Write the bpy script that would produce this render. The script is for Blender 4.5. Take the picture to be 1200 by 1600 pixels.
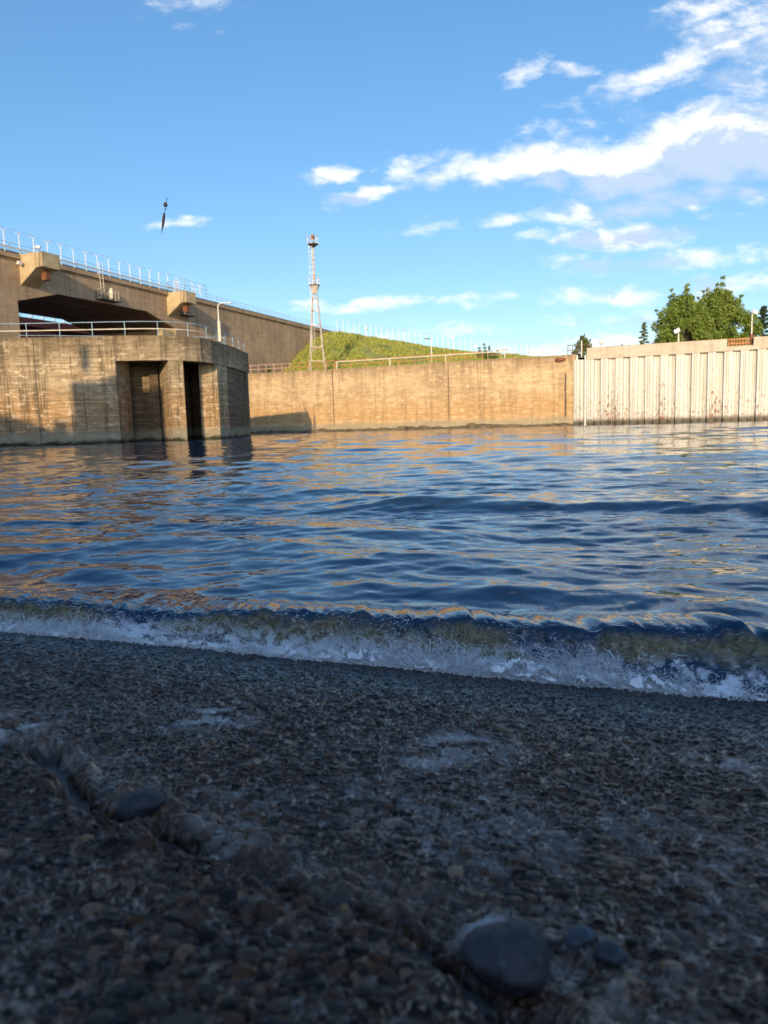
import bpy, math, random
import numpy as np
from mathutils import Matrix, Vector
random.seed(7); RNG = np.random.default_rng(11)
R = math.radians
for o in list(bpy.data.objects): bpy.data.objects.remove(o)
sc = bpy.context.scene
COL = sc.collection

# ------------------------------------------------------------------ camera
F = 1150.0                      # focal length in photo pixels (1200 x 1600)
CAM = Vector((0, 0, 0.95)); PITCH = 6.9; ROLL = 1.66
cd = bpy.data.cameras.new('camera'); cam = bpy.data.objects.new('camera', cd); COL.objects.link(cam)
cd.sensor_fit = 'VERTICAL'; cd.sensor_height = 36; cd.lens = 36 * F / 1600
cd.clip_start = 0.05; cd.clip_end = 6000
MROT = Matrix.Rotation(R(90 - PITCH), 3, 'X') @ Matrix.Rotation(R(-ROLL), 3, 'Z')
cam.matrix_world = Matrix.Translation(CAM) @ MROT.to_4x4()
cd.dof.use_dof = True; cd.dof.focus_distance = 3.8; cd.dof.aperture_fstop = 25.9 / 5.5
sc.camera = cam
sc.render.resolution_x = 768; sc.render.resolution_y = 1024

def ray(px, py):
    return MROT @ Vector(((px - 600) / F, (800 - py) / F, -1))
def atY(px, py, Y):             # point of the sight line at world depth Y
    d = ray(px, py); return CAM + d * (Y / d.y)
def atZ(px, py, z):
    d = ray(px, py); return CAM + d * ((z - CAM.z) / d.z)

# ------------------------------------------------------------------ light
SUN_EL = 12.5; SUN_AZ = 187.5
sh = Vector((math.sin(R(SUN_AZ)) * math.cos(R(SUN_EL)), math.cos(R(SUN_AZ)) * math.cos(R(SUN_EL)), math.sin(R(SUN_EL))))
ld = bpy.data.lights.new('sun', 'SUN'); sun = bpy.data.objects.new('sun', ld); COL.objects.link(sun)
ld.energy = 3.5; ld.angle = R(0.5); ld.color = (1.0, 0.73, 0.43)
sun.rotation_euler = (-sh).to_track_quat('-Z', 'Y').to_euler(); sun.location = (-20, -60, 60)
sc.view_settings.view_transform = 'Standard'; sc.view_settings.look = 'None'
sc.view_settings.exposure = 0.60; sc.view_settings.gamma = 1

# ------------------------------------------------------------------ node helper
class N:
    def __init__(s, tree): s.t = tree
    def new(s, typ, **kw):
        n = s.t.nodes.new(typ)
        for k, v in kw.items(): setattr(n, k, v)
        return n
    def lk(s, a, b): s.t.links.new(a, b)
    def put(s, sock, v):
        if isinstance(v, bpy.types.NodeSocket): s.lk(v, sock)
        elif v is not None:
            if hasattr(sock.default_value, '__len__') and not hasattr(v, '__len__'): v = [v] * len(sock.default_value)
            if hasattr(sock.default_value, '__len__') and len(sock.default_value) == 4 and len(v) == 3: v = tuple(v) + (1,)
            sock.default_value = v
    def m(s, op, a, b=None, c=None, clamp=False):
        n = s.new('ShaderNodeMath', operation=op, use_clamp=clamp)
        for i, v in enumerate((a, b, c)):
            if v is not None: s.put(n.inputs[i], v)
        return n.outputs[0]
    def v(s, op, a, b=None, scale=None):
        n = s.new('ShaderNodeVectorMath', operation=op); s.put(n.inputs[0], a)
        if b is not None: s.put(n.inputs[1], b)
        if scale is not None: s.put(n.inputs['Scale'], scale)
        return n.outputs['Value'] if op in ('LENGTH', 'DOT_PRODUCT') else n.outputs[0]
    def mix(s, f, a, b, mode='MIX'):
        n = s.new('ShaderNodeMix', data_type='RGBA', blend_type=mode)
        s.put(n.inputs[0], f); s.put(n.inputs[6], a); s.put(n.inputs[7], b); return n.outputs[2]
    def noise(s, vec, scale=1, detail=4, rough=.55, dist=0, col=False):
        n = s.new('ShaderNodeTexNoise'); s.put(n.inputs['Vector'], vec); s.put(n.inputs['Scale'], scale)
        s.put(n.inputs['Detail'], detail); s.put(n.inputs['Roughness'], rough); s.put(n.inputs['Distortion'], dist)
        return n.outputs[1 if col else 0]
    def mr(s, val, a, b, c=0, d=1, smooth=True):
        n = s.new('ShaderNodeMapRange', interpolation_type='SMOOTHSTEP' if smooth else 'LINEAR')
        s.put(n.inputs[0], val)
        for i, x in enumerate((a, b, c, d)): s.put(n.inputs[i + 1], x)
        return n.outputs[0]
    def sep(s, v):
        n = s.new('ShaderNodeSeparateXYZ'); s.put(n.inputs[0], v); return n.outputs
    def comb(s, x, y, z):
        n = s.new('ShaderNodeCombineXYZ')
        for i, v in enumerate((x, y, z)): s.put(n.inputs[i], v)
        return n.outputs[0]
    def mul(s, v, sc): return s.v('MULTIPLY', v, sc)
    def bump(s, h, strength=.5, dist=.02):
        n = s.new('ShaderNodeBump'); s.put(n.inputs['Height'], h); s.put(n.inputs['Strength'], strength)
        s.put(n.inputs['Distance'], dist); return n.outputs[0]

# ------------------------------------------------------------------ sky with clouds
w = bpy.data.worlds.new('World'); sc.world = w; w.use_nodes = True
nt = w.node_tree; nt.nodes.clear()
grp = bpy.data.node_groups.new('cloud_cover', 'ShaderNodeTree')
grp.interface.new_socket('Vector', in_out='INPUT', socket_type='NodeSocketVector')
grp.interface.new_socket('Density', in_out='OUTPUT', socket_type='NodeSocketFloat')
g = N(grp); gi = g.new('NodeGroupInput'); go = g.new('NodeGroupOutput')
CL = [  # px, py, half length, half height, slope (up to the right), weight
 (930, 252, 300, 30, .06, 1.35), (1130, 230, 200, 62, .16, 1.6), (1040, 265, 200, 30, .05, 1.2), (760, 268, 150, 22, .10, 1.2), (540, 272, 58, 12, 0, .95), (570, 302, 60, 13, .05, .9),
 (640, 268, 62, 15, .3, 1.0), (1085, 78, 190, 34, .42, 1.05), (1185, 95, 80, 62, .3, .8), (1110, 8, 90, 20, .3, .9),
 (880, 203, 150, 28, .05, .66), (1110, 195, 170, 52, .12, .74), (1110, 308, 200, 24, .06, 1.15), (690, 350, 85, 14, .1, .78),
 (765, 340, 50, 15, .3, .76), (890, 322, 90, 16, .05, .78), (970, 365, 120, 19, .02, .9), (1080, 402, 240, 18, 0, .85),
 (1150, 335, 90, 9, 0, .75), (650, 470, 190, 11, .03, .9), (960, 462, 180, 19, .05, .78), (1150, 440, 130, 28, .05, .8),
 (760, 512, 260, 16, .02, .74), (1010, 500, 240, 18, .02, .7), (900, 549, 150, 17, .05, 1.15), (965, 536, 70, 14, .05, 1.1),
 (290, 347, 45, 9, .05, .78), (250, 12, 90, 28, -.3, .62), (320, 5, 50, 20, 0, .66), (825, 103, 45, 14, .4, .74), (1010, 130, 50, 14, -.1, .8), (895, 107, 40, 12, -.1, .7),
 (820, 368, 50, 12, .1, .74), (480, 470, 50, 7, 0, .66),
 (-500, 300, 300, 50, .1, .8), (1700, 200, 350, 70, .1, .9), (1600, 420, 300, 30, 0, .9), (-700, 120, 300, 40, .2, .7), (700, -500, 400, 80, .2, .7), (1500, -300, 300, 80, -.3, .8)]
wrp = g.v('MULTIPLY', g.v('SUBTRACT', g.noise(g.mul(gi.outputs[0], (4.5, 11, 1)), 1.0, 6, .62, 0, True), (.5, .5, .5)), (.13, .06, 0))
wp_ = g.v('ADD', gi.outputs[0], wrp)
acc = None
for px, py, a, b, sl, wt in CL:
    d = ray(px, py); u, q = d.x / d.y, d.z / d.y
    mp = g.new('ShaderNodeMapping', vector_type='TEXTURE')
    g.lk(wp_, mp.inputs[0])
    mp.inputs['Location'].default_value = (u, q, 0)
    mp.inputs['Rotation'].default_value = (0, 0, math.atan(sl) + R(-0.0))
    mp.inputs['Scale'].default_value = (a / F, b / F, 1)
    e = g.mr(g.v('LENGTH', mp.outputs[0]), 1.75, 0.0, 0, wt)
    acc = e if acc is None else g.m('MAXIMUM', acc, e)
p = gi.outputs[0]
n1 = g.noise(g.mul(p, (5.0, 13.0, 1)), 1.0, 8, .62, .35)
n2 = g.noise(g.mul(p, (22.0, 42.0, 1)), 1.0, 5, .6, .2)
nn = g.m('ADD', g.m('MULTIPLY', n1, .58), g.m('MULTIPLY', n2, .42))
dd = g.m('ADD', acc, g.m('MULTIPLY', g.m('SUBTRACT', nn, .5), 4.3))
g.lk(g.m('MULTIPLY', g.mr(dd, .25, 1.35), g.mr(acc, .02, .3)), go.inputs[0])
W = N(nt)
tc = W.new('ShaderNodeTexCoord'); x, y, z = W.sep(tc.outputs['Generated'])
yy = W.m('MAXIMUM', W.m('ABSOLUTE', y), .08)
pv = W.comb(W.m('DIVIDE', x, yy), W.m('DIVIDE', z, yy), 0)
g1 = W.new('ShaderNodeGroup', node_tree=grp); W.lk(pv, g1.inputs[0])
g2 = W.new('ShaderNodeGroup', node_tree=grp); W.lk(W.v('ADD', pv, (-.012, .034, 0)), g2.inputs[0])
sky = W.new('ShaderNodeTexSky', sky_type='NISHITA'); sky.sun_disc = False
sky.sun_elevation = R(SUN_EL); sky.sun_rotation = R(SUN_AZ); sky.altitude = 100
sky.air_density = 1.0; sky.dust_density = .6; sky.ozone_density = 2.5
hs = W.new('ShaderNodeHueSaturation'); hs.inputs['Saturation'].default_value = 1.32; hs.inputs['Value'].default_value = 1.52
gm = W.new('ShaderNodeGamma'); gm.inputs[1].default_value = .74; W.lk(sky.outputs[0], gm.inputs[0]); W.lk(gm.outputs[0], hs.inputs['Color'])
SKYC = W.mix(W.mr(y, -.30, .25, 1, 0), hs.outputs[0], W.v('SCALE', sky.outputs[0], None, 1.6))   # the half round the sun keeps its full glow
tilt = W.mix(1.0, SKYC, (.95, .985, 1.07), 'MULTIPLY')
lit = W.mr(g2.outputs[0], .02, .7)
ccol = W.mix(lit, (6.9, 6.7, 6.5), (3.4, 4.1, 5.1))
fin = W.mix(W.m('MULTIPLY', g1.outputs[0], .9), tilt, ccol)
bg = W.new('ShaderNodeBackground'); W.lk(fin, bg.inputs[0]); bg.inputs[1].default_value = .126
wo = W.new('ShaderNodeOutputWorld'); W.lk(bg.outputs[0], wo.inputs[0])

# ------------------------------------------------------------------ mesh helpers
ORG = {}
def tag(o, label=None, cat=None, group=None, kind=None):
    if label: o['label'] = label
    if cat: o['category'] = cat
    if group: o['group'] = group
    if kind: o['kind'] = kind
    return o
def thing(name, loc, label, cat, group=None):
    o = bpy.data.objects.new(name, None); o.location = loc; o.empty_display_size = .3
    COL.objects.link(o); ORG[o.name] = Vector(loc); return tag(o, label, cat, group)
class MB:
    def __init__(s): s.v = []; s.f = []; s.uv = []      # uv: per loop
    def face(s, pts, uvs=None):
        n = len(s.v); s.v += [tuple(p) for p in pts]; s.f.append(tuple(range(n, n + len(pts))))
        s.uv += list(uvs) if uvs else [(p[0], p[2]) for p in pts]
        return s
    def prism(s, poly, z0, z1, closed=True, cap=True, u0=0.0):
        """vertical walls over a plan polygon (counter-clockwise), UV = metres along / height"""
        n = len(poly); u = u0
        z0s = z0 if hasattr(z0, '__len__') else [z0] * n; z1s = z1 if hasattr(z1, '__len__') else [z1] * n
        for i in range(n if closed else n - 1):
            j = (i + 1) % n; a, b = poly[i], poly[j]; L = math.dist(a[:2], b[:2])
            s.face([(a[0], a[1], z0s[i]), (b[0], b[1], z0s[j]), (b[0], b[1], z1s[j]), (a[0], a[1], z1s[i])],
                   [(u, z0s[i]), (u + L, z0s[j]), (u + L, z1s[j]), (u, z1s[i])]); u += L
        if cap:
            s.face([(q[0], q[1], h) for q, h in zip(poly, z1s)], [(q[0], q[1]) for q in poly])
            s.face([(q[0], q[1], h) for q, h in list(zip(poly, z0s))[::-1]], [(q[0], q[1]) for q in poly[::-1]])
        return s
    def box(s, c, sz, ax=(1, 0, 0), ay=None):
        c = Vector(c); ax = Vector(ax).normalized(); az = Vector((0, 0, 1))
        ay = az.cross(ax) if ay is None else Vector(ay).normalized(); az = ax.cross(ay)
        hx, hy, hz = ax * sz[0] / 2, ay * sz[1] / 2, az * sz[2] / 2
        P = lambda i, j, k: c + hx * i + hy * j + hz * k
        for A, B, C_ in ((hx, hy, hz), (hy, hz, hx), (hz, hx, hy)):
            for sg in (-1, 1):
                o = c + C_ * sg; q = [o - A - B, o + A - B, o + A + B, o - A + B]
                if sg < 0: q = q[::-1]
                s.face(q, [((p - c).dot(A.normalized()) + c.x, p.z if abs(A.z) + abs(B.z) > 1e-6 else (p - c).dot(B.normalized())) for p in q])
        return s
    def tube(s, p0, p1, r0, r1=None, n=6):
        p0, p1 = Vector(p0), Vector(p1); r1 = r0 if r1 is None else r1
        d = (p1 - p0)
        if d.length < 1e-7: return s
        d.normalize(); a = d.orthogonal().normalized(); b = d.cross(a); k = len(s.v)
        for P, r in ((p0, r0), (p1, r1)):
            for i in range(n):
                t = 2 * math.pi * i / n; s.v.append(tuple(P + (a * math.cos(t) + b * math.sin(t)) * r))
        for i in range(n):
            j = (i + 1) % n; s.f.append((k + i, k + j, k + n + j, k + n + i)); s.uv += [(0, 0)] * 4
        s.f.append(tuple(k + i for i in range(n))[::-1]); s.uv += [(0, 0)] * n
        s.f.append(tuple(k + n + i for i in range(n))); s.uv += [(0, 0)] * n
        return s
    def path(s, pts, r, n=6):
        for a, b in zip(pts[:-1], pts[1:]): s.tube(a, b, r, n=n)
        return s
    def blob(s, c, rad, seg=10, rng=8, noise=0.0, seed=0):
        c = Vector(c); k = len(s.v); rr = random.Random(seed)
        ph = [rr.uniform(0, 6) for _ in range(6)]
        for i in range(rng + 1):
            th = math.pi * i / rng
            for j in range(seg):
                a = 2 * math.pi * j / seg
                x, y, z = math.sin(th) * math.cos(a), math.sin(th) * math.sin(a), math.cos(th)
                q = 1 + noise * (math.sin(2.3 * x + ph[0]) * math.sin(2.9 * y + ph[1]) + .6 * math.sin(3.7 * z + ph[2] + 2 * x))
                s.v.append((c.x + x * rad[0] * q, c.y + y * rad[1] * q, c.z + z * rad[2] * q))
        for i in range(rng):
            for j in range(seg):
                a, b = k + i * seg + j, k + i * seg + (j + 1) % seg
                s.f.append((a, a + seg, b + seg, b)); s.uv += [(0, 0)] * 4
        return s
    def build(s, name, mat, parent=None, smooth=False, org=None):
        me = bpy.data.meshes.new(name); o = bpy.data.objects.new(name, me); COL.objects.link(o)
        O = ORG[parent.name] if parent is not None else Vector(org or (0, 0, 0))
        ORG[o.name] = O
        if parent is not None: o.parent = parent
        else: o.location = O
        me.from_pydata([(a - O.x, b - O.y, c - O.z) for a, b, c in s.v], [], s.f)
        ul = me.uv_layers.new(name='UVMap'); ul.data.foreach_set('uv', np.array(s.uv, 'f').ravel())
        me.materials.append(mat)
        if smooth: me.polygons.foreach_set('use_smooth', [True] * len(me.polygons))
        me.update(); return o
def copy_at(src, off, parent=None):
    c = src.copy(); COL.objects.link(c); c.location = Vector(src.location) + Vector(off)
    if parent is not None: c.parent = parent
    return c
def rawmesh(name, V, Fq, mat, smooth=True, attrs=None):
    me = bpy.data.meshes.new(name); V = np.asarray(V, 'f'); Fq = np.asarray(Fq, 'i'); k = Fq.shape[1]
    me.vertices.add(len(V)); me.vertices.foreach_set('co', V.ravel())
    me.loops.add(Fq.size); me.loops.foreach_set('vertex_index', Fq.ravel())
    me.polygons.add(len(Fq)); me.polygons.foreach_set('loop_start', np.arange(0, Fq.size, k, dtype='i'))
    me.polygons.foreach_set('loop_total', np.full(len(Fq), k, 'i'))
    me.polygons.foreach_set('use_smooth', np.full(len(Fq), smooth))
    for nm, arr in (attrs or {}).items():
        if arr.ndim == 1: a = me.attributes.new(nm, 'FLOAT', 'POINT'); a.data.foreach_set('value', arr.astype('f'))
        else: a = me.attributes.new(nm, 'FLOAT_COLOR', 'POINT'); a.data.foreach_set('color', arr.astype('f').ravel())
    me.update(calc_edges=True); me.materials.append(mat)
    o = bpy.data.objects.new(name, me); COL.objects.link(o); return o
def gridfaces(nr, nc):
    i = np.arange(nr * nc).reshape(nr, nc)
    return np.stack([i[:-1, :-1], i[:-1, 1:], i[1:, 1:], i[1:, :-1]], -1).reshape(-1, 4)
# value noise / fbm in numpy
def hash2(ix, iy, s):
    h = (ix.astype(np.int64) * 374761393 + iy.astype(np.int64) * 668265263 + s * 974711) & 0xffffffff
    h = ((h ^ (h >> 13)) * 1274126177) & 0xffffffff
    return ((h ^ (h >> 16)) & 0xffffff) / float(0xffffff)
def vn(x, y, s=0):
    ix, iy = np.floor(x), np.floor(y); fx, fy = x - ix, y - iy
    fx = fx * fx * (3 - 2 * fx); fy = fy * fy * (3 - 2 * fy)
    a, b = hash2(ix, iy, s), hash2(ix + 1, iy, s); c, d = hash2(ix, iy + 1, s), hash2(ix + 1, iy + 1, s)
    return (a * (1 - fx) + b * fx) * (1 - fy) + (c * (1 - fx) + d * fx) * fy
def fbm(x, y, s=0, o=4, g_=.5):
    t = 0; a = 1; n = 0
    for k in range(o): t = t + a * vn(x * 2 ** k + 17.3 * k, y * 2 ** k - 9.1 * k, s + k); n += a; a *= g_
    return t / n
def sst(a, b, x): t = np.clip((x - a) / (b - a), 0, 1); return t * t * (3 - 2 * t)

# ------------------------------------------------------------------ materials
def mat(name):
    m = bpy.data.materials.new(name); m.use_nodes = True; t = m.node_tree; b = t.nodes['Principled BSDF']; return m, N(t), b
def simple(name, col, rough=.6, metal=0, var=.25, scale=3.0, rust=None, rustamt=.5, bumpd=.004):
    m, n, b = mat(name); co = n.new('ShaderNodeTexCoord').outputs['Object']
    k = n.noise(co, scale, 6, .65); c2 = tuple(v * (1 - var) for v in col)
    c = n.mix(n.mr(k, .3, .7), c2, col)
    if rust:
        k2 = n.noise(n.v('ADD', co, (7, 3, 1)), scale * 1.7, 7, .7)
        c = n.mix(n.mr(k2, rustamt, rustamt + .1), c, rust)
    n.put(b.inputs['Base Color'], c); b.inputs['Roughness'].default_value = rough; b.inputs['Metallic'].default_value = metal
    n.lk(n.bump(n.noise(co, scale * 6, 4), .4, bumpd), b.inputs['Normal'])
    return m
def concrete(name, lo, hi, warm, pale, streak=.5, board=.5, flake=.4, tide=True, dirty_top=None, joint=0.0, warm_z=(1.0, 4.2), bumps=.7):
    """weathered cast concrete in metres of UV (u along the wall, v height)"""
    m, n, b = mat(name)
    uv = n.new('ShaderNodeTexCoord').outputs['UV']; u, v, _ = n.sep(uv)
    big = n.noise(n.mul(uv, (.22, .3, 1)), 1, 5, .6)
    mid = n.noise(n.v('ADD', n.mul(uv, (1.1, 1.5, 1)), (5, 3, 0)), 1, 7, .68)
    fine = n.noise(n.mul(uv, (9, 9, 1)), 1, 6, .7)
    c = n.mix(n.mr(n.m('ADD', n.m('MULTIPLY', big, .55), n.m('MULTIPLY', mid, .45)), .36, .64), lo, hi)
    # warm rusty-brown belt where the water level swings
    wn = n.m('ADD', v, n.m('MULTIPLY', n.m('SUBTRACT', big, .5), 3.0))
    wm = n.m('MULTIPLY', n.mr(wn, warm_z[0] - .8, warm_z[0] + .6), n.mr(wn, warm_z[1] + 1.2, warm_z[1] - 1.0))
    c = n.mix(n.m('MULTIPLY', wm, .75), c, warm)
    # horizontal board marks
    bd = n.noise(n.mul(uv, (.35, 7.5, 1)), 1, 4, .6)
    c = n.mix(n.m('MULTIPLY', n.mr(bd, .47, .40), board), c, tuple(q * .5 for q in lo))
    c = n.mix(n.m('MULTIPLY', n.mr(bd, .54, .62), board * .7), c, pale)
    # vertical run-off streaks
    s1 = n.noise(n.v('ADD', n.mul(uv, (1.6, .10, 1)), (0, 9, 0)), 1, 6, .62)
    s2 = n.noise(n.v('ADD', n.mul(uv, (6.0, .22, 1)), (4, 0, 0)), 1, 4, .6)
    sm = n.m('MULTIPLY', n.mr(s1, .46, .6), n.mr(s2, .4, .56))
    c = n.mix(n.m('MULTIPLY', sm, streak), c, tuple(q * .32 for q in lo))
    # flaked pale patches and efflorescence
    fl = n.noise(n.v('ADD', n.mul(uv, (1.3, 2.6, 1)), (2, 8, 0)), 1, 9, .8)
    c = n.mix(n.m('MULTIPLY', n.mr(fl, .54, .60), flake), c, pale)
    c = n.mix(n.m('MULTIPLY', n.mr(fl, .44, .38), flake * .9), c, tuple(q * .42 for q in lo))
    ds = n.noise(n.v('ADD', n.mul(uv, (1.4, 7.0, 1)), (6, 2, 0)), 1, 6, .72)
    c = n.mix(n.m('MULTIPLY', n.mr(ds, .60, .66), flake * .7), c, pale)
    c = n.mix(n.m('MULTIPLY', n.mr(fine, .35, .7), .30), c, tuple(q * .6 for q in lo))
    if dirty_top:
        dt = n.m('ADD', v, n.m('MULTIPLY', n.m('SUBTRACT', s2, .5), 2.2))
        c = n.mix(n.mr(dt, dirty_top[0], dirty_top[1], 0, .8), c, tuple(q * .42 for q in lo))
    if joint:
        fr = n.m('FRACT', n.m('DIVIDE', u, joint)); jn = n.m('MULTIPLY', n.m('COMPARE', fr, .5, .05 / joint), 1.0)
        c = n.mix(n.m('MULTIPLY', jn, .65), c, tuple(q * .3 for q in lo))
    if tide:
        tn = n.m('ADD', v, n.m('MULTIPLY', n.m('SUBTRACT', mid, .5), .9))
        c = n.mix(n.m('MULTIPLY', n.mr(tn, 1.15, .75), .7), c, (.27, .25, .17))
        c = n.mix(n.mr(tn, .42, .15), c, (.035, .034, .022))
    n.put(b.inputs['Base Color'], c); b.inputs['Roughness'].default_value = .9; b.inputs['Specular IOR Level'].default_value = .25
    h = n.m('ADD', n.m('MULTIPLY', bd, .4), n.m('ADD', n.m('MULTIPLY', fl, .7), n.m('MULTIPLY', fine, .25)))
    n.lk(n.bump(h, bumps, .12), b.inputs['Normal'])
    return m
M = {}
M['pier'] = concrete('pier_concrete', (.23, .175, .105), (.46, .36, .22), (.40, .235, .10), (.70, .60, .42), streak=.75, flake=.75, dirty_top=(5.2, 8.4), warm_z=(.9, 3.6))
M['pier_shade'] = concrete('shaded_inner_concrete', (.08, .062, .04), (.20, .155, .10), (.15, .10, .055), (.34, .28, .2), streak=.35, flake=.3, warm_z=(.9, 3.4))  # darker copy of the pier concrete, shade of the bays put into its colour
M['dam'] = concrete('dam_concrete', (.34, .24, .15), (.49, .355, .225), (.26, .19, .12), (.36, .28, .19), streak=.35, board=.35, flake=.14, tide=False, joint=5.2, warm_z=(-9, -8), bumps=.45)
M['corbel'] = concrete('corbel_concrete', (.36, .28, .16), (.55, .44, .27), (.5, .4, .2), (.6, .5, .33), streak=.8, board=.1, flake=.2, tide=False, warm_z=(-9, -8))
M['quay'] = concrete('quay_concrete', (.37, .265, .15), (.60, .455, .265), (.46, .275, .11), (.76, .65, .45), streak=.38, flake=.55, board=.22, dirty_top=(5.9, 8.2), warm_z=(1.0, 3.3))
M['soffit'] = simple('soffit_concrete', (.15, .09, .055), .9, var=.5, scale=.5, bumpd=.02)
M['rubble'] = simple('rubble_stone', (.16, .125, .075), .95, var=.6, scale=1.4, bumpd=.06)
M['white'] = simple('white_paint', (.78, .76, .70), .5, rust=(.35, .2, .1), rustamt=.68)
M['bluerail'] = simple('blue_paint', (.33, .50, .62), .45, rust=(.3, .22, .16), rustamt=.66, scale=1.2)
M['creamrail'] = simple('cream_paint', (.72, .66, .52), .5, rust=(.36, .22, .12), rustamt=.68, scale=1.2)
M['orange'] = simple('orange_rail_paint', (.55, .24, .11), .6, rust=(.62, .46, .3), rustamt=.56, scale=.9)
M['pink'] = simple('faded_red_paint', (.62, .40, .30), .6, var=.3)
M['steel'] = simple('galvanised_steel', (.42, .40, .37), .5, .4, rust=(.2, .11, .06), rustamt=.6)
M['mast'] = simple('mast_paint', (.50, .47, .41), .55, rust=(.36, .19, .085), rustamt=.52, scale=.8)
M['dark'] = simple('dark_steel', (.05, .045, .04), .6, .2)
M['rust'] = simple('rust', (.22, .085, .045), .85, var=.5, scale=2)
M['redsteel'] = simple('dark_red_steel', (.09, .025, .022), .7, var=.4, scale=1)
M['wire'] = simple('wire', (.45, .42, .4), .5, .5)
M['lamp'] = simple('lamp_housing', (.62, .64, .64), .4)
M['lampglass'] = simple('lamp_glass', (.75, .76, .74), .15)
M['bark'] = simple('bark', (.16, .13, .10), .95, var=.6, scale=2)
M['yellow'] = simple('yellow_paint', (.68, .60, .22), .6)
def leafmat(name, a, b_):
    m, n, b = mat(name); co = n.new('ShaderNodeTexCoord').outputs['Object']
    ri = n.new('ShaderNodeNewGeometry').outputs['Random Per Island']
    k = n.noise(co, .5, 3)
    c = n.mix(n.m('ADD', n.m('MULTIPLY', ri, .6), n.m('MULTIPLY', k, .4)), a, b_)
    n.put(b.inputs['Base Color'], c); b.inputs['Roughness'].default_value = .6
    tr = n.new('ShaderNodeBsdfTranslucent'); n.lk(c, tr.inputs[0])
    mx = n.new('ShaderNodeMixShader'); mx.inputs[0].default_value = .25
    n.lk(b.outputs[0], mx.inputs[1]); n.lk(tr.outputs[0], mx.inputs[2]); n.lk(mx.outputs[0], n.t.nodes['Material Output'].inputs[0]); return m
M['leaf'] = leafmat('birch_leaves', (.07, .13, .018), (.24, .32, .05))
M['pine'] = leafmat('pine_needles', (.02, .045, .025), (.05, .09, .045))
M['grass'] = leafmat('hill_grass_blades', (.17, .23, .03), (.46, .44, .10))
M['bush'] = leafmat('bush_leaves', (.06, .10, .02), (.16, .2, .05))

# sheet pile paint
m, n, b = mat('sheet_pile_paint'); uv = n.new('ShaderNodeTexCoord').outputs['UV']; u, v, _ = n.sep(uv)
k = n.noise(n.mul(uv, (.8, .12, 1)), 1, 6, .6); c = n.mix(n.mr(k, .3, .7), (.47, .47, .425), (.60, .60, .555))
s1 = n.noise(n.mul(uv, (5, .12, 1)), 1, 5, .65); c = n.mix(n.m('MULTIPLY', n.mr(s1, .5, .7), .5), c, (.28, .26, .19))
rn = n.noise(n.v('ADD', n.mul(uv, (5.5, 2.2, 1)), (3, 1, 0)), 1, 8, .72)
col_ = n.noise(n.mul(uv, (.42, .01, 1)), 1, 2, .5)
thr = n.m('SUBTRACT', n.m('ADD', .522, n.m('MULTIPLY', v, .022)), n.m('MULTIPLY', n.mr(col_, .5, .62), .05))
rm = n.mr(n.m('SUBTRACT', rn, thr), 0, .045)
c = n.mix(rm, c, n.mix(n.noise(n.mul(uv, (6, 6, 1)), 1, 4), (.11, .045, .02), (.42, .19, .07)))
tn = n.m('ADD', v, n.m('MULTIPLY', n.m('SUBTRACT', rn, .5), 1.6)); c = n.mix(n.mr(tn, .85, .35), c, (.05, .045, .028))
n.put(b.inputs['Base Color'], c); n.put(b.inputs['Roughness'], n.mr(rm, 0, 1, .5, .9))
n.lk(n.bump(n.m('ADD', rm, n.m('MULTIPLY', s1, .3)), .5, .02), b.inputs['Normal']); M['pile'] = m
M['cap'] = concrete('cap_concrete', (.44, .39, .30), (.55, .50, .40), (.6, .5, .3), (.8, .74, .6), streak=.25, board=.2, flake=.15, tide=False, warm_z=(-9, -8), bumps=.4)

# ------------------------------------------------------------------ shoreline and slab
_s = [atZ(px, py, 0.0) for px, py in ((-0, 988), (300, 1012), (600, 1045), (900, 1072), (1195, 1096))]
_k = np.polyfit([p.x for p in _s], [p.y for p in _s], 1)
SK, S0 = float(_k[0]), float(_k[1]); SLOPE = .18
print('shore', SK, S0, [tuple(round(c, 2) for c in p) for p in _s])
def Ys(X): return S0 + SK * X
def slab_pt(px, py):
    d = ray(px, py); den = d.z + SLOPE * (d.y - SK * d.x)
    return CAM + d * ((-CAM.z - SLOPE * (0 - S0)) / den)
def voro(x, y, cell, seed, stretch=1.0):
    """rounded stones on a jittered lattice: returns dome height (0..1, as cells) and a stone id"""
    gx, gy = x / cell, y / cell; ix, iy = np.floor(gx), np.floor(gy)
    best = np.full(x.shape, -1.0); bid = np.zeros(x.shape)
    for dx in (-1, 0, 1):
        for dy in (-1, 0, 1):
            cx, cy = ix + dx, iy + dy
            jx = cx + .15 + .7 * hash2(cx, cy, seed); jy = cy + .15 + .7 * hash2(cx, cy, seed + 1)
            an = hash2(cx, cy, seed + 2) * 3.14; el = .62 + .38 * hash2(cx, cy, seed + 3)
            r = .20 + .40 * hash2(cx, cy, seed + 4) ** 1.2
            ax, ay = gx - jx, gy - jy
            p = (ax * np.cos(an) + ay * np.sin(an)) / r; q = (-ax * np.sin(an) + ay * np.cos(an)) / (r * el)
            d2 = np.abs(p) ** 2.3 + np.abs(q) ** 2.3
            h = np.maximum(0, 1 - d2) ** .42 * r * (.5 + .5 * hash2(cx, cy, seed + 5)) * (1 + .55 * ((hash2(cx, cy, seed + 8) - .5) * p + (hash2(cx, cy, seed + 9) - .5) * q))
            up = h > best; best = np.where(up, h, best); bid = np.where(up, hash2(cx, cy, seed + 6), bid)
    return np.maximum(best, 0), bid
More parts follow.
